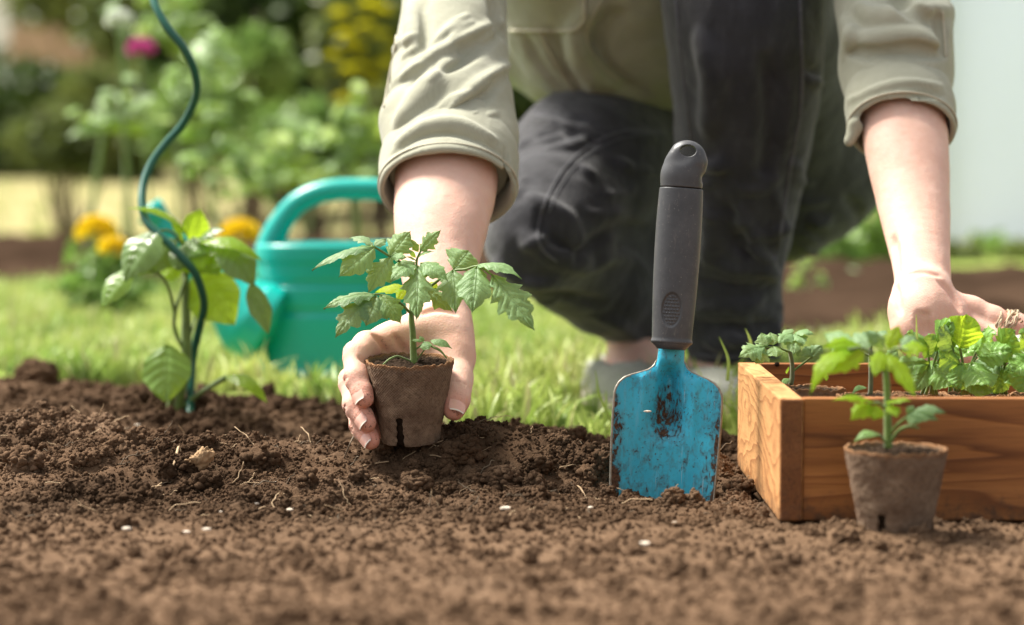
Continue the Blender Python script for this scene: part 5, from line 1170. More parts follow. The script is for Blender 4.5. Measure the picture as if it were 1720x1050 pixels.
# left hand resting behind the seedlings, thumb side to the right of the photo, dry roots round the finger
LF = Field((.255, 1.87, .06), (.43, 2.20, .36), .0015)
LN = np.array([0, -.62, .78])
LF.chain(smooth([(at(1516, 190, 2.17), .0375), (at(1524, 260, 2.13), .0355), (at(1534, 340, 2.09), .0305), (at(1542, 400, 2.055), .0262), (at(1549, 460, 2.02), .0225), (at(1551, 500, 2.0), .0225), (at(1550, 520, 1.99), .0225)]), .003, (LN, .84))
LY = 1.985
def l(px, py, d=0.0): return at(px, py, LY + d)
LF.chain([(l(1551, 495, .005), .0235), (l(1550, 530, -.005), .0235), (l(1548, 550, -.012), .0205)], .012)
LF.chain([(l(1530, 520, .0), .0150), (l(1532, 560, -.01), .0125), (l(1538, 585, -.016), .0095)], .010)
LF.chain([(l(1562, 520), .019), (l(1590, 540, -.004), .017), (l(1600, 556, -.01), .013)], .012)
LFING = [([l(1592, 515, .010), l(1630, 524, .012), l(1668, 540, .008), l(1702, 556, .0)], [.0140, .0128, .0122, .0090]),
         ([l(1585, 540, .002), l(1630, 556, .0), l(1672, 572, -.006), l(1700, 580, -.010)], [.0145, .0120, .0105, .0080]),
         ([l(1660, 545, .03), l(1700, 545, .026), l(1738, 556, .02), l(1765, 575, .012)], [.0110, .0108, .0095, .0075]),
         ([l(1562, 560, -.014), l(1580, 585, -.022), l(1610, 600, -.026), l(1630, 606, -.026)], [.0125, .0105, .0095, .0070]),
         ([l(1545, 565, -.014), l(1552, 592, -.022), l(1566, 612, -.024), l(1580, 622, -.022)], [.0110, .0095, .0085, .0065])]
LF.cone(l(1590, 520, .012), l(1665, 545, .030), .014, .0115, .006)
for P_, r_ in LFING:
    LF.chain(list(zip(P_, r_)), .0045)
LF.fold([(1577, 470), (1600, 495), (1613, 520)], .0014, .005, .1, True); LF.fold([(1503, 480), (1506, 500), (1512, 525)], .0014, .005, .1, True)
for x in (1541, 1550, 1559): LF.fold([(x, 525), (x + 2, 545), (x + 6, 562)], .0009, .004, .1, True)
LF.fold([(1500, 400), (1504, 430), (1508, 470)], .0018, .006, .2, True)
LF.fold([(1520, 462), (1548, 456), (1578, 463)], .0010, .004, .1, True)
V, Q = LF.mesh(); V = relax(V, Q, 2, .5); V = rough(V, Q, [(.02, .0003, 72, 0), (.006, .00015, 73, 0)]); arms.append((V, Q))
LT = [P_[-1] for P_, _ in LFING] + [l(1560, 555, -.01), l(1590, 530)]
# rest of the body under the clothes, and the head above the picture
BF = Field((-.30, 2.05, -.0), (.55, 3.05, .92), .0065)
SHR, SHL = at(775, -260, 2.42), at(1420, -300, 2.42); NK = at(1095, -380, 2.40)
PEL = at(1200, 180, 2.86); CH = at(1085, -190, 2.56)
BF.chain([(SHR, .040), (at(762, -60, 2.32), .034), (ELB, .034), (at(752, 240, 2.15), .034)], .01); BF.chain([(SHL, .040), (at(1475, -60, 2.34), .034), (at(1505, 100, 2.23), .032), (at(1518, 215, 2.16), .032)], .01)
BF.chain([(PEL, .100), (at(1130, 20, 2.72), .095), (CH, .11), (at(1095, -330, 2.45), .075)], .04); BF.chain([(SHR, .05), (at(1095, -300, 2.46), .06), (SHL, .05)], .04)
BF.chain([(at(1095, -330, 2.45), .058), (at(1092, -440, 2.36), .052)], .02)
HC = at(1088, -560, 2.30); BF.ell(HC, (.072, .088, .105), .02); BF.ell(HC + [0, -.03, -.055], (.045, .045, .045), .02)
BF.cone(HC + [0, -.088, .005], HC + [0, -.102, -.02], .009, .014, .008)
for sx in (-1, 1):
    BF.ell(HC + [sx * .072, .01, -.01], (.012, .020, .032), .006); BF.ell(HC + [sx * .030, -.085, .018], (.014, .010, .009), .004, None, 'sub'); BF.ell(HC + [sx * .030, -.074, .018], (.012, .010, .010), .002)
BF.cone(HC + [-.020, -.088, -.048], HC + [.020, -.088, -.048], .006, .006, .004)
KR, KL = at(903, 402, 2.44), at(1246, -90, 2.40)
BF.chain([(PEL, .085), (at(1000, 290, 2.62), .045), (KR + [.02, .04, 0], .022), (at(1000, 480, 2.60), .020), (at(1072, 570, 2.64), .028), (at(1062, 625, 2.60), .028), (at(1054, 648, 2.52), .021)], .02)
BF.chain([(PEL, .085), (at(1290, 60, 2.66), .06), (KL, .045), (at(1240, 250, 2.43), .040), (at(1236, 520, 2.49), .030), (at(1205, 600, 2.53), .027), (at(1198, 640, 2.50), .028), (at(1194, 662, 2.43), .021)], .02)
V, Q = BF.mesh(); V = relax(V, Q, 3, .5); arms.append((V, Q))
g = G()
for V, Q in arms: g.add(V, Q)
body = g.build('body', M['skin'], person)
AV = np.concatenate(g.V); fl = np.zeros(len(AV))
for p in RTIPS: fl = np.maximum(fl, .85 * np.exp(-(np.linalg.norm(AV - p, axis=1) / .013) ** 2))
for p in RKN: fl = np.maximum(fl, .40 * np.exp(-(np.linalg.norm(AV - p, axis=1) / .012) ** 2))
for p in LT: fl = np.maximum(fl, .55 * np.exp(-(np.linalg.norm(AV - p, axis=1) / .016) ** 2))
for p in (at(640, 580, 1.93), at(665, 582, 1.94), at(690, 590, 1.94), at(765, 600, 1.95), at(1560, 545, 1.97), at(1535, 555, 1.97)): fl = np.maximum(fl, .5 * np.exp(-(np.linalg.norm(AV - p, axis=1) / .014) ** 2))
at_ = body.data.attributes.new('flush', 'FLOAT', 'POINT')
if len(body.data.vertices) == len(fl): at_.data.foreach_set('value', fl.astype(np.float32))
def nail(tip, d, dors, w, L, r, back=.3):
    d = unit(d); n = unit(np.asarray(dors, float) - d * np.dot(dors, d)); s = np.cross(d, n); m, q = 12, 9
    a = np.linspace(-1, 1, q); b = np.linspace(-1, 1, m); B, A = np.meshgrid(b, a, indexing='ij')
    shape = np.where(B > 0, np.sqrt(np.clip(1 - (B * .80) ** 4, 0, 1)), np.sqrt(np.clip(1 - (B * .88) ** 6, 0, 1)))
    x = A * w * shape; y = B * L / 2; z = r * (np.cos(np.clip(x / r, -1, 1) * 1.0) - 1) * 1.1 - .0006 * B ** 2 + .0005 * sstep(.5, 1, B)
    x = x + 0; P_ = tip + y[..., None] * d + x[..., None] * s + z[..., None] * n; P_ = P_.reshape(-1, 3); F_ = grid_faces(m, q); g = G(); g.add(P_, F_); g.add(P_ - n * .0009, F_[:, ::-1])
    o = g.build('fingernail', M['nail'], None); o.parent = body
    k = int(m * .86); g = G(); W_ = (P_ + n * .00012).reshape(m, q, 3)[k:]; g.add(W_.reshape(-1, 3), grid_faces(m - k, q)); o2 = g.build('nail_edge', M['nail_tip'], None); o2.parent = body
def skin_out(F_, p, n):
    for t in np.arange(0, .03, .0002):
        if F_.sample((p + n * t)[None])[0] > 0: return p + n * t
    return p
for (P_, r_), dd in zip(FING[:3], ((-.62, -.78, .20), (-.62, -.78, .15), (-.60, -.80, .10))):
    d = unit(P_[-1] - P_[-2]); dd = unit(dd); dn = unit(dd - d * dd.dot(d)); c = skin_out(RF, P_[-2] * .16 + P_[-1] * .84, dn)
    nail(c + d * .0018 + dn * .0001, d, dd, r_[-1] * .74, .0125, r_[-1] * 1.15)
td = unit(h(35, 3, -40) - h(36, 9, -33)); tn = unit(np.array([.35, -.90, .2])); tn = unit(tn - td * tn.dot(td))
nail(skin_out(RF, h(35, 4, -38.5), tn) + td * .0022 + tn * .0001, td, tn, .0070, .0135, .0105)

# dry roots wound round the left forefinger
for k in range(16):
    c = l(1684 + rng.uniform(-14, 16), 548 + rng.uniform(-3, 5), .002); P_ = []
    ph = rng.uniform(0, 6.28); ax = unit([.85, -.1, -.5 + rng.normal(0, .2)]); e1 = unit(np.cross(ax, [0, 1, 0])); e2 = np.cross(ax, e1)
    for q in np.linspace(0, rng.uniform(3, 6.5), 16): P_.append(c + (e1 * math.cos(q + ph) + e2 * math.sin(q + ph)) * (.0125 + rng.normal(0, .0010)) + ax * (q - 3) * .0016 + rng.normal(0, .0006, 3))
    v, q_, t_ = tube(catmull(P_, 3), rng.uniform(.0005, .0009), 5, cap=False); g = G() if k == 0 else g; g.add(v, q_)
tag(g.build('root_tangle', M['root']), 'tangle of thin dry roots wound round a finger of the left hand', 'roots')

# ---- the shirt
from mathutils.bvhtree import BVHTree
def bvh_of(o):
    me = o.data; co = np.empty(len(me.vertices) * 3, np.float32); me.vertices.foreach_get('co', co); ix = np.empty(len(me.loops), np.int32); me.loops.foreach_get('vertex_index', ix)
    return BVHTree.FromPolygons([tuple(v) for v in co.reshape(-1, 3).tolist()], ix.reshape(-1, 4).tolist())
def hit(b, px, py):
    p = at(px, py, 1.0); o_ = Vector((0, 0, CAMZ)); q = b.ray_cast(o_, (Vector(p) - o_).normalized()); return None if q[0] is None else np.array(q[0])
def cloth(f, name, parent, m, it=2, amp=1.0, seed=80):
    V, Q = f.mesh(); V = relax(V, Q, it, .5); V = rough(V, Q, [(.055, .0024 * amp, seed, 0), (.022, .0011 * amp, seed + 1, 0), (.009, .0003 * amp, seed + 2, 0)])
    g = G(); g.add(V, Q); return g.build(name, M[m], parent)
ax = unit(ELB - at(742, 470, 2.0)); C1 = at(752, 322, 2.088); N1 = unit(np.cross(ax, [1, 0, 0])); 
if N1[2] < 0: N1 = -N1
TF = Field((-.30, 2.20, .24), (.30, 3.10, .80), .0042)          # trunk of the shirt
TF.chain([(at(1215, 90, 2.84), .128), (at(1110, -60, 2.60), .138), (at(1085, -200, 2.52), .140), (at(1095, -310, 2.46), .085)], .05)
TF.chain([(at(960, -110, 2.52), .085), (at(985, 30, 2.60), .075), (at(1060, 95, 2.68), .075)], .05)
TF.chain([(SHR, .060), (at(1095, -300, 2.46), .075), (SHL, .060)], .04)
TF.chain([(at(880, 100, 2.78), .030), (at(920, 135, 2.76), .020), (at(958, 160, 2.74), .010)], .02)
TF.chain([(at(875, 60, 2.80), .045), (at(960, 80, 2.80), .06)], .04)
TF.fold([(1003, 0), (975, 40), (968, 90), (1000, 140)], .006, .014, .3); TF.fold([(930, 55), (945, 110), (975, 160)], .005, .012, .2, True); TF.fold([(1040, 20), (1000, 80), (1030, 130), (1080, 160)], .005, .012, .2, True)
TF.fold([(960, 50), (985, 100), (1030, 140)], .005, .012, .3); TF.fold([(880, 60), (905, 110), (950, 155)], .004, .010, .2, True)
shirt = cloth(TF, 'shirt', person, 'shirt', 2, 1.0); BT = bvh_of(shirt)
def pocket():
    """patch pocket on the chest, laid 1.5 mm over the cloth"""
    xs_ = np.linspace(845, 979, 30); ys_ = np.linspace(-60, 52, 26); P_ = []
    for j, y in enumerate(ys_):
        for i, x in enumerate(xs_):
            yy = y; 
            if y > 30: yy = y - max(0, (x - 955) / 24) ** 2 * 14 * ((y - 30) / 22)
            p = hit(BT, x + (y + 60) * .03, yy); P_.append(p if p is not None else np.array([np.nan] * 3))
    P_ = np.array(P_); F_ = grid_faces(26, 30); ok = ~np.isnan(P_[F_]).any(axis=(1, 2)); sp = P_[F_][:, :, 1].max(1) - P_[F_][:, :, 1].min(1) < .03; F_ = F_[ok & sp]; P_ = np.nan_to_num(P_)
    g = G(); g.add(P_ + [0, -.0030, 0], F_); g.add(P_ + [0, .002, 0], F_[:, ::-1]); o = g.build('pocket', M['shirt']); o.parent = shirt
    e = [P_[j * 30 + 29] for j in range(0, 23, 2)] + [P_[25 * 30 + i] for i in range(26, 0, -2)]; e = [p + [0, -.0035, 0] for p in e if abs(p[1]) > 1]
    v, q, t_ = tube(np.array(e), .0020, 6); g = G(); g.add(v, q, t_); o = g.build('pocket_hem', M['shirt_seam']); o.parent = shirt
pocket()
SF = Field((-.165, 1.96, .16), (.035, 2.60, .60), .0021)       # right sleeve
SF.chain([(C1 + ax * .035, .0530), (C1 + ax * .075, .0540), (C1 + ax * .11, .0530)], .02, (N1, .82))
SF.chain(smooth([(C1 + ax * .09, .0530), (C1 + ax * .125, .0530), (at(752, 170, 2.185), .0535), (at(758, 90, 2.22), .0510), (at(764, 0, 2.27), .0475), (at(768, -130, 2.36), .052), (SHR, .062)]), .004)
SF.cone(at(680, 195, 2.14), at(700, 235, 2.12), .020, .020, .02); SF.cone(at(820, 200, 2.17), at(828, 235, 2.13), .018, .018, .015)
SF.fold([(852, 32), (800, 62), (745, 92), (695, 122), (660, 150)], .0080, .007, .75); SF.fold([(845, 50), (790, 82), (740, 112), (700, 140)], .006, .010, .2, True)
SF.fold([(862, 100), (830, 130), (790, 158), (752, 192)], .0065, .006, .75); SF.fold([(856, 122), (825, 148), (790, 175), (765, 196)], .004, .008, .2, True)
SF.fold([(755, 92), (735, 130), (705, 170), (672, 205)], .007, .012, .7)
SF.fold([(690, 5), (696, 45), (702, 80)], .005, .010, .4); SF.fold([(712, 0), (716, 45), (712, 85)], .002, .006, .1, True); SF.fold([(830, 0), (838, 30), (848, 60)], .005, .010, .4, True)

SF.half(C1 + ax * .022, -ax, .002)
for k in range(16):
    x = rng.uniform(670, 840); y = rng.uniform(20, 200); L = rng.uniform(20, 55); SF.fold([(x, y), (x - L * .5, y + L * .32), (x - L, y + L * .75)], rng.uniform(.0018, .0032), .004, .5)
sleeve = cloth(SF, 'sleeve', person, 'shirt', 1, .45, 84)
def cuff(C, axd, Nn, L, rx, fl, lo, hi, folds=(), name='cuff', dx=(0, 0, 0)):
    f = Field(lo, hi, .0017)
    f.chain([(C, rx), (C + axd * L * .5 + np.asarray(dx), rx * 1.0), (C + axd * L, rx * .965)], .006, (Nn, fl))
    f.half(C, -axd, .004); f.half(C + axd * L, axd, .005)
    for a in folds:
        f.fold(*a[:-1], groove=a[-1])
    f.chain([(C - axd * .03, rx - .0058), (C + axd * L * .55, rx - .0062)], .003, (Nn, fl * .97), 'sub')
    return f
CF = cuff(C1, ax, N1, .078, .0600, .80, (-.165, 1.98, .15), (.035, 2.22, .34), [([(655, 262), (700, 232), (750, 224), (800, 236), (850, 262)], .0024, .004, .1, True), ([(668, 240), (720, 212), (775, 212), (830, 236)], .004, .008, .4, False), ([(850, 250), (856, 290), (850, 320)], .003, .005, .2, True)])
cf = cloth(CF, 'cuff', sleeve, 'shirt', 2, .55, 87); cf.location = (0, 0, 0)
def ring(C, axd, Nn, t0, rx, fl, par, m='shirt_seam', r=.0009):
    s_ = np.array([1.0, 0, 0]); s_ = unit(s_ - axd * s_.dot(axd)); a = np.linspace(0, 2 * np.pi, 60); P_ = [C + axd * t0 + s_ * rx * math.cos(x) + Nn * rx * fl * math.sin(x) for x in a]
    v, q, t_ = tube(np.array(P_), r, 6); g = G(); g.add(v, q, t_); o = g.build('seam', M[m]); o.parent = par
ring(C1, ax, N1, .0075, .0603, .80, cf)
# left sleeve
LFd = unit(at(1549, 470, 2.015) - at(1516, 160, 2.185)); lax = -LFd; N2 = unit(np.cross(lax, [1, 0, 0])); N2 = N2 if N2[2] > 0 else -N2
C2 = at(1516, 222, 2.145)
LS = Field((.225, 2.02, .22), (.46, 2.60, .62), .0021)
LS.chain([(C2 + lax * .040, .0460), (C2 + lax * .085, .0475), (at(1505, 60, 2.24), .0500)], .02, (N2, .88)); LS.chain(smooth([(at(1508, 120, 2.20), .0480), (at(1505, 80, 2.22), .0500), (at(1500, 20, 2.27), .0520), (at(1478, -80, 2.34), .052), (SHL, .062)]), .004)
LS.half(C2 + lax * .022, -lax, .002); LS.cone(at(1585, 20, 2.22), at(1560, 60, 2.20), .010, .018, .012)
LS.fold([(1425, 60), (1470, 68), (1530, 62), (1575, 78)], .007, .008, .5); LS.fold([(1420, 85), (1480, 92), (1540, 84), (1585, 92)], .005, .007, .2, True)
LS.fold([(1440, 10), (1480, 30), (1540, 25), (1590, 15)], .007, .010, .4); LS.fold([(1500, 0), (1530, 12), (1570, 40)], .005, .010, .2, True); LS.fold([(1575, 20), (1582, 55), (1586, 90)], .005, .006, .2, True)
LS.fold([(1415, 30), (1430, 60), (1420, 95)], .005, .008, .4)
sl2 = cloth(LS, 'sleeve', person, 'shirt', 1, .5, 90)
CF2 = cuff(C2, lax, N2, .068, .0480, .84, (.225, 2.02, .20), (.46, 2.30, .40), [([(1425, 170), (1480, 148), (1530, 140), (1580, 145)], .003, .006, .3, False), ([(1430, 200), (1470, 175), (1530, 160), (1585, 160)], .0026, .005, .1, True)])
CF2.cone(C2 + np.array([-.040, 0, .004]), C2 + np.array([-.047, .0, -.008]), .006, .005, .008)
c2 = cloth(CF2, 'cuff', sl2, 'shirt', 2, .6, 93); c2.location = (0, 0, 0); ring(C2, lax, N2, .0075, .0483, .84, c2)

# ---- the jeans
JF = Field((-.12, 2.26, .03), (.46, 3.12, .50), .0036)
PELV = at(1215, 215, 2.88)
JF.chain([(PELV, .115), (at(1100, 190, 2.74), .095), (at(985, 285, 2.58), .080), (at(925, 370, 2.48), .062), (KR, .0515)], .03)
JF.chain([(KR, .0515), (at(960, 448, 2.53), .050), (at(1010, 482, 2.58), .049), (at(1070, 525, 2.64), .044), (at(1110, 540, 2.66), .036)], .012)
JF.cone(at(950, 415, 2.52), at(1010, 390, 2.58), .034, .040, .02); JF.cone(at(1010, 390, 2.62), at(1110, 380, 2.70), .060, .075, .02); JF.cone(at(1060, 450, 2.68), at(1110, 470, 2.70), .050, .050, .02)
JF.chain([(PELV, .115), (at(1318, 262, 2.84), .117), (at(1375, 255, 2.84), .085)], .03)
JF.chain([(at(1318, 240, 2.82), .105), (at(1290, 40, 2.62), .085), (KL, .074)], .03)
JL = [(KL, .074), (at(1247, 0, 2.385), .0785), (at(1252, 130, 2.40), .0735), (at(1246, 260, 2.425), .0655), (at(1236, 370, 2.45), .0585), (at(1228, 440, 2.465), .0530), (at(1225, 510, 2.485), .0525), (at(1236, 585, 2.50), .0470)]
JF.chain(smooth(JL, 4), .004)
JF.half(at(1236, 606, 2.50), (0, 0, -1), .003)
JF.cone(at(1240, 640, 2.50), at(1238, 560, 2.495), .040, .040, .003, None, 'sub')
# creases
for a in [([(905, 352), (915, 385), (940, 415), (975, 436)], .0060, .010, .3, True), ([(985, 455), (945, 440), (905, 418), (880, 395)], .0060, .010, .5, False), ([(890, 330), (930, 352), (960, 380), (975, 425)], .0055, .010, .5, False),
          ([(965, 435), (1000, 405), (1040, 385), (1085, 385)], .007, .012, .3, True), ([(985, 455), (1020, 432), (1060, 440), (1095, 470)], .006, .012, .4, False), ([(890, 200), (940, 205), (990, 225)], .004, .010, .4, False), ([(885, 178), (930, 190), (980, 205)], .0035, .010, .2, True),
          ([(900, 230), (950, 225), (1000, 240)], .003, .010, .3, True), ([(900, 490), (950, 498), (1010, 510)], .005, .012, .3, True), ([(830, 440), (880, 470), (940, 480)], .005, .012, .3, False), ([(1000, 530), (1040, 545), (1075, 575)], .005, .010, .2, False),
          ([(1240, 340), (1262, 400), (1285, 445), (1305, 470)], .0060, .010, .5, False), ([(1220, 340), (1240, 400), (1262, 445)], .006, .012, .1, True), ([(1195, 438), (1230, 452), (1275, 452), (1310, 462)], .005, .008, .4, False), ([(1180, 470), (1230, 486), (1300, 480)], .0055, .010, .2, True),
          ([(1170, 520), (1230, 512), (1300, 528)], .006, .010, .5, False), ([(1170, 545), (1240, 548), (1305, 548)], .006, .009, .2, True), ([(1180, 575), (1240, 566), (1306, 572)], .005, .008, .4, False), ([(1290, 540), (1302, 560), (1306, 590)], .005, .006, .2, False),
          ([(1352, 130), (1368, 138), (1380, 142)], .005, .006, .4, False), ([(1350, 112), (1365, 120), (1378, 124)], .004, .006, .2, True), ([(1325, 275), (1338, 282), (1348, 290)], .005, .006, .4, False), ([(1180, 60), (1200, 130), (1190, 220)], .006, .02, .2, False), ([(1290, 100), (1300, 200), (1285, 300)], .006, .02, .2, True),
          ([(1188, 330), (1196, 390), (1188, 440)], .006, .012, .3, False), ([(1300, 320), (1308, 370), (1300, 415)], .005, .010, .3, False), ([(1420, 330), (1440, 355), (1450, 385)], .005, .010, .2, True)]:
    JF.fold(a[0], a[1] * (.7 if a[4] else .95), a[2] * .8, a[3] * (.6 if a[4] else 1), a[4])
for k in range(46):
    q = k % 3; x = rng.uniform(1160, 1360) if q < 2 else rng.uniform(840, 1060); y = rng.uniform(250, 590) if q < 2 else rng.uniform(200, 520); L = rng.uniform(25, 70); a = rng.normal(.1, .35)
    JF.fold([(x, y), (x + L * .5 * math.cos(a), y + L * .5 * math.sin(a) + 4), (x + L * math.cos(a), y + L * math.sin(a))], rng.uniform(.0025, .0042), .006, .45)
jeans = cloth(JF, 'jeans', person, 'jeans', 1, .8, 96); BJ = bvh_of(jeans)
def seam(pts, r=.0012, f=None, par=None, m='thread', dash=False):
    c = catmull([(x, y, 0) for x, y in pts], 10); P_ = [hit(f, x, y) for x, y, _ in c]; P_ = [p for p in P_ if p is not None]
    P_ = [p for i, p in enumerate(P_) if i == 0 or np.linalg.norm(p - P_[i - 1]) < .03]
    if len(P_) < 3: return
    for off in (0,):
        v, q, t_ = tube(np.array(P_) + [off, -.0004, 0], r * 1.2, 6); g = G(); g.add(v, q, t_); o = g.build('seam', M[m]); o.parent = par
seam([(1090, 214), (1040, 222), (990, 245), (950, 280), (925, 320), (910, 355), (903, 395), (912, 420), (935, 440)], .0009, BJ, jeans)
seam([(1100, 224), (1045, 232), (998, 254), (960, 288), (936, 325), (922, 358)], .0005, BJ, jeans)
seam([(1344, 0), (1346, 60), (1348, 120), (1345, 190), (1334, 250), (1322, 320), (1310, 400), (1300, 440)], .0014, BJ, jeans)
seam([(1134, 0), (1142, 80), (1152, 170), (1160, 240)], .0011, BJ, jeans)
seam([(1166, 596), (1200, 599), (1250, 600), (1306, 597)], .0010, BJ, jeans)
BS = bvh_of(sleeve); seam([(668, 40), (662, 90), (650, 130), (645, 180)], .0009, BS, sleeve, 'shirt_seam')
seam([(895, 30), (920, 80), (955, 140), (975, 165)], .0012, BT, shirt, 'shirt_seam'); seam([(1010, 0), (985, 60), (1010, 110), (1040, 135)], .0011, BT, shirt, 'shirt_seam')
for dx in (0, 6): seam([(868 + dx, -40), (870 + dx, 0), (874 + dx, 44)], .0009, BT, shirt, 'shirt_seam')
BL = bvh_of(sl2); seam([(1583, 20), (1586, 60), (1588, 95)], .0009, BL, sl2, 'shirt_seam')
# ---- shoes
def shoe(c, yaw, lab):
    f = Field(c - [.07, .12, .03], c + [.07, .18, .10], .003); M3 = np.array(Matrix.Rotation(yaw, 3, 'Z'))
    w = lambda x, y, z: c + M3 @ np.array([x, y, z])
    f.chain([(w(0, -.075, .010), .032), (w(0, -.03, .012), .036), (w(0, .05, .012), .036), (w(0, .13, .016), .031)], .02, ((0, 0, 1), .80))
    f.half(w(0, 0, .002), (0, 0, -1), .003); f.chain([(w(0, -.012, .050), .020), (w(0, .12, .056), .024)], .004, None, 'sub')
    o = cloth(f, 'shoe', person, 'shoe', 2, .4, 99)
    f = Field(c - [.07, .13, .02], c + [.07, .19, .03], .003); f.chain([(w(0, -.070, .004), .041), (w(0, .0, .004), .042), (w(0, .14, .004), .034)], .02); f.half(w(0, 0, .012), (0, 0, 1), .001); f.half(w(0, 0, -.004), (0, 0, -1), .001)
    V, Q = f.mesh(); g = G(); g.add(V, Q); s = g.build('sole', M['sole']); s.parent = o
p1 = at(1052, 672, 2.50); p1[2] = .008; shoe(p1, R(6), ''); p2 = at(1196, 680, 2.44); p2[2] = .008; shoe(p2, R(-6), '')
# ---- hair
f = Field(HC - .16, HC + .16, .006); f.ell(HC + [0, .018, .018], (.086, .096, .105), .01); f.ell(HC + [0, -.075, -.03], (.062, .06, .085), .01, None, 'sub'); f.cone(HC + [0, .08, .03], HC + [0, .13, -.03], .035, .03, .02)
V, Q = f.mesh(); V = rough(V, Q, [(.03, .003, 100, 1)]); g = G(); g.add(V, Q); g.build('hair', M['hair'], person)

# ------------------------------------------------------------------ the watering can
WY = 2.98; wk = WY / FPX
wc = at(575, 610, WY); wc[2] = .0
can = thing('watering_can', 'turquoise plastic watering can standing on the lawn behind the pepper plant', 'watering can', tuple(wc))
def wp(x, y, d=0): return at(x, y, WY + d)
ztop = wp(575, 410)[2]; a_ = .106; dy_ = .70
prof = [(.0001, .0), (.97, .0), (1.0, .004), (1.0, .30 * ztop), (1.0, .44 * ztop), (.985, .455 * ztop), (.955, .475 * ztop), (.955, .505 * ztop), (.985, .53 * ztop), (.99, .66 * ztop), (.975, .675 * ztop), (.945, .695 * ztop), (.945, .72 * ztop), (.975, .745 * ztop), (.985, .86 * ztop), (1.0, .875 * ztop), (1.0, .975 * ztop), (.985, 1.0 * ztop), (.955, 1.01 * ztop), (.93, .995 * ztop), (.90, .93 * ztop), (.90, .5 * ztop), (.0001, .48 * ztop)]
prof = [(r * a_ if r > .001 else r, z) for r, z in prof]
V, Q = lathe(catmull([(x, z, 0) for x, z in prof], 3)[:, :2], (wc[0], wc[1], 0), 96, 1.0, dy_); 
# rounded square plan
dx_ = (V[:, 0] - wc[0]); dz_ = (V[:, 1] - wc[1]) / dy_; rr_ = np.hypot(dx_, dz_) + 1e-9; an_ = np.arctan2(dz_, dx_); sq = (np.abs(np.cos(an_)) ** 2.6 + np.abs(np.sin(an_)) ** 2.6) ** (-1 / 2.6); V[:, 0] = wc[0] + dx_ * sq; V[:, 1] = wc[1] + dz_ * sq * dy_
g = G(); g.add(V, Q); cb = g.build('can_body', M['teal'], can)
hp = catmull([wp(452, 430), wp(458, 402), wp(475, 370), wp(502, 340), wp(545, 322), wp(600, 318), wp(660, 322), wp(702, 338), wp(722, 372), wp(716, 425)], 8)
v, q, t_ = tube(hp, [.0185, .0165, .0145, .0135, .0135, .0135, .0135, .0135, .0145, .0160], 18, ((0, 1, 0), 1.0)); g = G(); g.add(v, q, t_); g.build('handle', M['teal'], can)
sp = catmull([wp(452, 548, -.05), wp(420, 530, -.05), wp(385, 497, -.05), wp(350, 462, -.05), wp(318, 425, -.05), wp(292, 398, -.05), wp(268, 372, -.05)], 8)
v, q, t_ = tube(sp, [.052, .050, .034, .024, .0175, .0150, .0140], 24); g = G(); g.add(v, q, t_); g.build('spout', M['teal'], can)
v, q, t_ = tube(np.array([wp(270, 374, -.05), wp(260, 362, -.05), wp(250, 354, -.05)]), [.0145, .018, .020], 20); g = G(); g.add(v, q, t_); g.build('spout_lip', M['teal'], can)
# ------------------------------------------------------------------ far garden
def leafcloud(g, c, rad, n, size, seed, hollow=.3, clump=.5, zmin=None):
    """leaf sized faces spread through a crown, thicker in clumps, with gaps between them"""
    r = np.random.default_rng(seed); P_ = r.normal(size=(int(n * 2.2), 3)); P_ /= np.linalg.norm(P_, axis=1)[:, None]
    P_ *= (hollow + (1 - hollow) * r.random(len(P_)) ** .5)[:, None]
    W_ = P_ * np.asarray(rad) + np.asarray(c); k = perlin(W_ / (np.mean(rad) * clump) + seed, 110) > -.05; W_ = W_[k][:n]
    W_ = W_ + perlin(W_ / (np.mean(rad) * .6), 111)[:, None] * np.mean(rad) * .25
    if zmin is not None: W_ = W_[W_[:, 2] > zmin]
    n = len(W_); d = r.normal(size=(n, 3)); d[:, 2] -= .3; d /= np.linalg.norm(d, axis=1)[:, None]; u_ = np.cross(d, r.normal(size=(n, 3))); u_ /= np.linalg.norm(u_, axis=1)[:, None]; nn = np.cross(d, u_)
    L = size * r.uniform(.6, 1.3, n)[:, None]; w = L * .30
    A = W_; B = W_ + d * L * .45 + u_ * w + nn * L * .08; C = W_ + d * L; D = W_ + d * L * .45 - u_ * w + nn * L * .08; E = W_ + d * L * .5
    V = np.stack([A, B, C, D, E], 1).reshape(-1, 3); b = np.arange(n)[:, None] * 5
    T = np.concatenate([b + [0, 1, 4], b + [1, 2, 4], b + [2, 3, 4], b + [3, 0, 4]]); g.add(V, None, T)
def stems_(par, c, rad, n, seed, m='wood_stem', r0=.006):
    r = np.random.default_rng(seed); g = G()
    for k in range(n):
        b = np.array([c[0] + r.normal(0, rad[0] * .12), c[1] + r.normal(0, rad[1] * .1), c[2]]); t = b + np.array([r.normal(0, rad[0] * .45), r.normal(0, rad[1] * .4), rad[2] * r.uniform(1.0, 1.8)])
        v, q, tt = tube(catmull([b, (b + t) / 2 + r.normal(0, .04, 3) * rad[0], t], 4), [r0, r0 * .4], 6); g.add(v, q, tt)
    return g.build('stems', M[m], par)
def shrub(px, py, Y, rpx, hpx, n, size, m, seed, label, group=None, cat='shrub', name='shrub', ry=None, stem='wood_stem'):
    c = at(px, py, Y); k = mpp(Y); rad = np.array([rpx * k, (ry or rpx * .8) * k, hpx * k]); gz = float(terrain(0, np.array(Y)))
    t = thing(name, label, cat, (c[0], c[1], gz), group); g = G(); leafcloud(g, c, rad, n, size, seed, zmin=gz); g.build('foliage', M[m], t)
    stems_(t, (c[0], c[1], gz), (rad[0], rad[1], max(.02, (c[2] - gz) * .8)), 7, seed, stem, .010 if Y > 7 else .005); return t
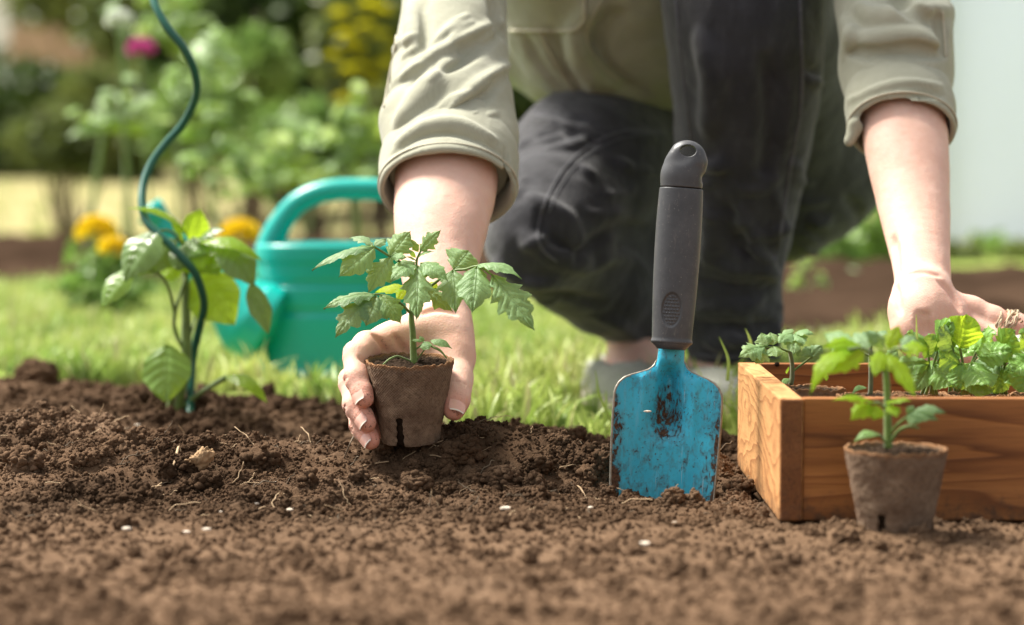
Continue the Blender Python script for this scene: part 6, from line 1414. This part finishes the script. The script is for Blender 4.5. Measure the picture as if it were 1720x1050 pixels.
HG = 'shrubs closing the garden behind the lawn'
shrub(60, 215, 12.5, 150, 110, 5200, .085, 'bush_dark', 201, 'dark rounded shrub at the left edge of the photo', HG)
shrub(205, 205, 12.0, 110, 100, 3600, .08, 'bush_olive', 202, 'olive shrub between the left edge and the stake', HG)
shrub(-90, 190, 13, 130, 150, 3600, .09, 'bush_dark', 203, 'dark shrub cut by the left edge of the photo', HG)
shrub(395, 90, 9.5, 150, 190, 9500, .085, 'bush_dark', 204, 'tall dark shrub right of the spiral stake', HG)
shrub(500, 160, 9.6, 130, 160, 8500, .08, 'bush_dark', 205, 'dense dark green shrub behind the watering can handle', HG)
shrub(640, 90, 9.8, 150, 200, 9000, .085, 'bush_dark', 206, 'dark tall shrub beside the right sleeve', HG)
shrub(330, 30, 13.5, 190, 130, 4200, .10, 'bush_olive', 207, 'olive tree crown above the pink flower', HG, 'tree')
shrub(140, -10, 17, 130, 60, 2600, .12, 'bush_olive', 208, 'dark foliage above the brown wall in the top left corner', HG, 'tree')
shrub(860, 60, 11.5, 160, 220, 6000, .09, 'bush_dark', 209, 'dark shrub seen between sleeve and shirt', HG)
shrub(1080, 80, 12.0, 180, 220, 4000, .10, 'bush_dark', 210, 'dark shrub hidden mostly behind the kneeling person', HG)
shrub(1330, 120, 11.0, 170, 200, 5000, .09, 'bush_olive', 211, 'olive shrub behind the knee of the person', HG)
for a in [(330, 200, 8.0, 85, 75, 1500, .06, 'bush_mid', 221, 'sunlit green bush behind the plants right of the stake'), (520, 235, 7.6, 95, 60, 1500, .055, 'bush_mid', 222, 'low sunlit bush behind the watering can handle'),
          (640, 235, 7.6, 60, 85, 1300, .055, 'bush_olive', 223, 'yellowish bush beside the edge of the right sleeve'), (110, 235, 8.2, 90, 50, 1100, .06, 'bush_olive', 224, 'low olive bush behind the pale plant at the left'), (430, 120, 8.6, 60, 70, 900, .06, 'bush_mid', 225, 'sunlit green branch of bush in front of the dark shrubs')]:
    shrub(*a, 'sunlit bushes in the middle distance', 'bush', 'bush')
# yellow flowering bush
t = shrub(605, 70, 8.2, 75, 130, 1800, .06, 'bush_olive', 212, 'tall bush with small yellow flowers left of the right sleeve', None, 'bush', 'flowering_bush')
def blooms(t, pts, Y, rpx, m, seed, petals=14, name='bloom'):
    r = np.random.default_rng(seed)
    for i, (x, y) in enumerate(pts):
        g = G(); c = at(x, y, Y + r.uniform(-.05, .05)); R_ = rpx * mpp(Y) * r.uniform(.8, 1.15)
        for ring, (n, el, s) in enumerate(((petals, .15, 1), (petals - 4, .6, .8), (6, 1.1, .55))):
            for q in range(n):
                a = 6.283 * q / n + r.uniform(-.15, .15) + ring; d = np.array([math.cos(a) * math.cos(el), math.sin(a) * math.cos(el), math.sin(el)]); s_ = np.array([-math.sin(a), math.cos(a), 0]); L = R_ * s; w = L * .35
                g.add([c, c + d * L * .6 + s_ * w, c + d * L + [0, 0, -.1 * L], c + d * L * .6 - s_ * w], [[0, 1, 2, 3]])
        o = g.build(name, M[m], t)
blooms(t, [(578, 60), (600, 90), (585, 120), (612, 45), (560, 95), (640, 60), (650, 110), (596, 150), (630, 140), (575, 170), (620, 10), (645, 20), (570, 25), (660, 80), (610, 118), (590, 75)], 7.3, 24, 'yellow', 5, 14)
def pom(t, pts, Y, rpx, m, seed):
    """full double flower: petals all round a ball"""
    r = np.random.default_rng(seed)
    for (x, y) in pts:
        g = G(); c = at(x, y, Y); R_ = rpx * mpp(Y)
        for k in range(150):
            n = r.normal(size=3); n[2] = abs(n[2]) * .9 - .15; n = unit(n); s_ = unit(np.cross(n, r.normal(size=3))); u_ = np.cross(n, s_); p = c + n * R_ * .55 * np.array([1, 1, .8]); L = R_ * .5; w = R_ * .26
            g.add([p, p + n * L * .5 + s_ * w, p + n * L * .8 + u_ * L * .3, p + n * L * .5 - s_ * w], [[0, 1, 2, 3]])
        g.build('bloom', M[m], t)
# marigolds in the bed
def marigold(px, py, Y, rpx, label, n=1, ms='orange'):
    p = at(px, py, Y); t = thing('marigold', label, 'flower', (p[0], p[1], .03), 'marigolds in the far flower bed')
    pts = [(px, py), (px + 22, py + 26), (px - 18, py + 22)][:n]; pom(t, pts, Y, rpx, ms, int(px))
    for x, y in pts: q = at(x, y, Y); g = G(); v, f_, tt = tube(catmull([(p[0], p[1], .0), (q + [p[0], p[1], 0]) / 2 * [1, 1, 1] if False else ((q[0] + p[0]) / 2, (q[1] + p[1]) / 2, q[2] * .5), q], 4), .003, 6); g.add(v, f_, tt); g.build('stem', M['stem'], t)
    g = G(); leafcloud(g, (p[0], p[1], .07), (.07, .06, .05), 160, .03, int(px)); g.build('foliage', M['bush_mid'], t)
marigold(162, 392, 3.9, 40, 'yellow orange marigold at the far left, the taller of the left pair', 1); marigold(190, 420, 3.85, 30, 'deeper orange marigold, lower of the left pair', 1)
marigold(402, 398, 3.9, 40, 'yellow orange marigold between pepper plant and watering can', 1)
# pink flower with white ones near the top left
def tallflower(px, py, Y, rpx, m, label, name='pink_flower'):
    p = at(px, py, Y); t = thing(name, label, 'flower', (p[0], p[1], 0)); pom(t, [(px, py)], Y, rpx, m, 9)
    g = G(); v, f_, tt = tube(catmull([(p[0] + .03, p[1], 0), (p[0] + .01, p[1], p[2] * .5), p], 5), .0035, 6); g.add(v, f_, tt); g.build('stem', M['bush_mid'] and M['stem'], t); return t
tallflower(237, 84, 4.8, 26, 'pink', 'magenta flower blurred near the top left of the photo')
t = tallflower(200, 36, 4.0, 26, 'whitep', 'pale white flower above the magenta one', 'white_flower'); 
# staked plants of the middle distance, leaf by leaf
def bigplant(base, Y, stalks, leaves, label, group=None, m='bush_pale', name='staked_plant'):
    p = at(*base, Y); t = thing(name, label, 'plant', (p[0], p[1], 0), group)
    for s in stalks:
        g = G(); v, q, tt = tube(catmull([at(x, y, Y) for x, y in s], 5), [.006, .004], 7); g.add(v, q, tt); g.build('stem', M['stem'], t)
    for i, (x0, y0, x1, y1, w, mm) in enumerate(leaves):
        leaf_part('leaf', t, mm, at(x0, y0, Y - .01), at(x1, y1, Y - .06), w * mpp(Y), nrm=(rng.uniform(-.3, .3), -.7, .7), arch=.1, lobes=0, seed=i, ns=14, nt=7)
    return t
pal = M.setdefault('pale_leaf', m_leaf('pale sunlit leaf', (0.26, 0.38, 0.20), (0.40, 0.52, 0.32), (0.30, 0.42, 0.2), .3, .35)); M.setdefault('mid_leaf', m_leaf('mid green leaf', (0.11, 0.22, 0.045), (0.21, 0.34, 0.08), (0.2, 0.33, 0.07), .35, .4)); M.setdefault('lime_leaf', m_leaf('lime leaf', (0.26, 0.38, 0.05), (0.38, 0.48, 0.09), (0.3, 0.42, 0.07), .4, .4))
def rl(cx, cy, sx, sy, n, w, mats, seed):
    r = np.random.default_rng(seed); out = []
    for i in range(n):
        x, y = cx + r.normal(0, sx), cy + r.normal(0, sy); a = r.uniform(0, 6.28); L = w * r.uniform(1.6, 2.8); out.append((x, y, x + math.cos(a) * L, y + abs(math.sin(a)) * L * .7, w * r.uniform(.6, 1), mats[r.integers(0, len(mats))]))
    return out
ST = 'plants in the middle distance'
bigplant((165, 420), 4.6, [[(150, 430), (158, 330), (172, 230), (180, 150)]], [(250, 215, 175, 222, 18, 'lime_leaf'), (200, 200, 110, 235, 20, 'pale_leaf'), (215, 190, 262, 165, 22, 'pale_leaf')] + rl(185, 185, 38, 26, 22, 13, ['pale_leaf', 'lime_leaf', 'mid_leaf'], 1), 'tall pale leaved plant left of the spiral stake', ST)
bigplant((360, 400), 4.4, [[(372, 410), (356, 330), (345, 260), (350, 150), (352, 60)]], [(345, 65, 378, 95, 20, 'pale_leaf'), (330, 70, 352, 118, 20, 'pale_leaf')] + rl(365, 215, 42, 42, 40, 14, ['mid_leaf', 'lime_leaf', 'pale_leaf', 'mid_leaf'], 2) + rl(350, 90, 24, 24, 12, 13, ['pale_leaf', 'mid_leaf'], 12), 'leafy plant tied to a tall stem just right of the spiral stake', ST)
bigplant((450, 330), 4.6, [[(470, 400), (455, 330), (440, 270), (450, 200)]], [(540, 232, 448, 202, 24, 'pale_leaf'), (470, 215, 540, 235, 8, 'mid_leaf')] + rl(430, 270, 46, 26, 40, 15, ['mid_leaf', 'lime_leaf', 'pale_leaf'], 3), 'plant with one large pale oval leaf above the watering can', ST)
bigplant((590, 330), 4.5, [[(600, 400), (596, 320), (590, 250), (598, 190)]], [(560, 205, 575, 170, 20, 'pale_leaf'), (600, 260, 580, 215, 22, 'pale_leaf'), (640, 230, 620, 180, 20, 'pale_leaf')] + rl(590, 245, 36, 36, 42, 15, ['mid_leaf', 'pale_leaf', 'lime_leaf'], 4), 'pale leaved plant between watering can handle and right sleeve', ST)
bigplant((520, 330), 5.2, [[(520, 400), (520, 330), (515, 290)]], rl(500, 300, 60, 12, 34, 14, ['mid_leaf', 'lime_leaf'], 5), 'low leafy plant directly behind the watering can handle', ST)
bigplant((300, 60), 5.4, [[(300, 400), (300, 240), (296, 40)]], rl(300, 30, 30, 34, 26, 18, ['mid_leaf', 'mid_leaf', 'lime_leaf'], 6), 'tall leafy stem behind the top of the stake', ST)
bigplant((205, 20), 5.0, [[(214, 400), (212, 200), (205, 30)]], rl(200, 20, 14, 16, 7, 16, ['pale_leaf', 'pale_leaf'], 7), 'stem with whitish leaves above the magenta flower', ST)
# right hand side: low plants in and beside the bed
def low(px, py, Y, rpx, hpx, n, size, m, seed, label): return shrub(px, py, Y, rpx, hpx, n, size, m, seed, label, 'low plants on the right of the garden', 'plant', 'low_plant', stem='stem')
low(1395, 430, 5.6, 45, 40, 420, .05, 'bush_mid', 301, 'green plant seen between jeans and left forearm')
low(1468, 415, 6.0, 40, 45, 420, .06, 'bush_mid', 302, 'bright green plant just left of the left wrist')
bigplant((1420, 500), 4.9, [[(1425, 500), (1420, 470)]], [(1395, 480, 1455, 462, 26, 'pale_leaf'), (1430, 485, 1475, 480, 16, 'mid_leaf'), (1400, 490, 1370, 470, 16, 'lime_leaf')] + rl(1375, 480, 14, 26, 9, 11, ['lime_leaf', 'mid_leaf'], 8), 'cabbage like plant with one pale round leaf between jeans and left wrist', None, name='cabbage_plant')
bigplant((1345, 560), 4.3, [[(1340, 560), (1342, 500), (1350, 440)], [(1352, 560), (1360, 480)]], rl(1355, 470, 16, 26, 9, 10, ['lime_leaf', 'mid_leaf'], 9), 'thin weed standing in the far bed beside the jeans', None, name='weed')
for i, (x, y, Y, r_, h_) in enumerate([(1610, 440, 6.4, 45, 28), (1665, 430, 6.8, 50, 26), (1720, 440, 6.5, 45, 26), (1560, 440, 6.6, 50, 30), (1790, 435, 6.6, 60, 30)]):
    low(x, y, Y, r_, h_, 260, .05, 'bush_mid' if i % 2 else 'bush_olive', 310 + i, ['low green plant right of the left forearm', 'low olive plant in front of the white wall', 'low plant at the right edge before the white wall', 'low plant hidden behind the left wrist', 'low plant beyond the right edge of the photo'][i])
def stone(px, py, Y, rpx, lab):
    c = at(px, py, Y); V, T = lump(int(px) % 50, 3, .3); g = G(); g.add(V * rpx * mpp(Y) * np.array([1, .6, .35]) + c, None, T); tag(g.build('stone', M['root']), lab, 'stone', 'flat stones in the far bed')
stone(1680, 478, 5.2, 45, 'long pale stone on the far bed right of the left wrist'); stone(1640, 470, 5.5, 24, 'smaller pale stone behind the left wrist')
for i, (px, py, Y, w, hh, m) in enumerate([(905, 470, 4.3, 60, 30, 0)]): pass
# walls
def wall(name, x0, x1, Y, z1, th_, m, label, cap=None):
    z0 = float(terrain(0, np.array(Y))) - .1; t = thing(name, label, 'wall', ((x0 + x1) / 2, Y, z0)); V, Q, T = bevel_box((x0, Y, z0), (x1, Y + th_, z1), .01); g = G(); g.add(V, Q, T); g.build('wall_body', M[m], t, smooth=False)
    if cap: V, Q, T = bevel_box((x0 - .03, Y - .03, z1 + .002), (x1 + .03, Y + th_ + .03, z1 + .07), .01); g = G(); g.add(V, Q, T); g.build('coping', M[cap], t, smooth=False)
gx = at(1545, 300, 7.6)[0]; gh = thing('greenhouse', 'white translucent greenhouse side blurred on the right behind the left forearm', 'greenhouse', (gx + 1.3, 7.6, 0)); V, Q, T = bevel_box((gx, 7.6, .02), (gx + 2.6, 7.606, 2.2), .001)
g = G(); g.add(V, Q, T); g.build('film_wall', M['film'], gh, smooth=False)
for k in range(4):
    x = gx + .01 + k * .86; V, Q, T = bevel_box((x, 7.63, -.05), (x + .03, 7.66, 2.2), .003); g = G(); g.add(V, Q, T); g.build('post', M['film'], gh, smooth=False)
wall('brown_wall', at(15, 60, 18)[0], at(420, 60, 18)[0], 18, at(0, 42, 18)[2], .3, 'brownwall', 'brown plaster wall blurred in the upper left corner')
wall('far_wall', at(-300, 60, 20)[0], at(15, 60, 20)[0], 20, at(0, -100, 20)[2], .3, 'wall', 'pale wall corner at the very top left edge')
# hedge that closes the view
hg = thing('hedge', 'long dark hedge closing the garden in the background', 'hedge', (0, 21, .3)); g = G()
for i in range(22): leafcloud(g, (-7 + i * .62, 21.5, 1.3), (.7, .5, 1.2), 900, .14, 400 + i, .5, .5)
g.build('foliage', M['bush_dark'], hg); V, Q, T = bevel_box((-7.5, 21.6, .2), (7, 22.2, 2.1), .05); g = G(); g.add(V, Q, T); g.build('woody_core', M['bush_dark'], hg, smooth=False)

for o in list(COL.objects):
    if '_base' in o: del o['_base']
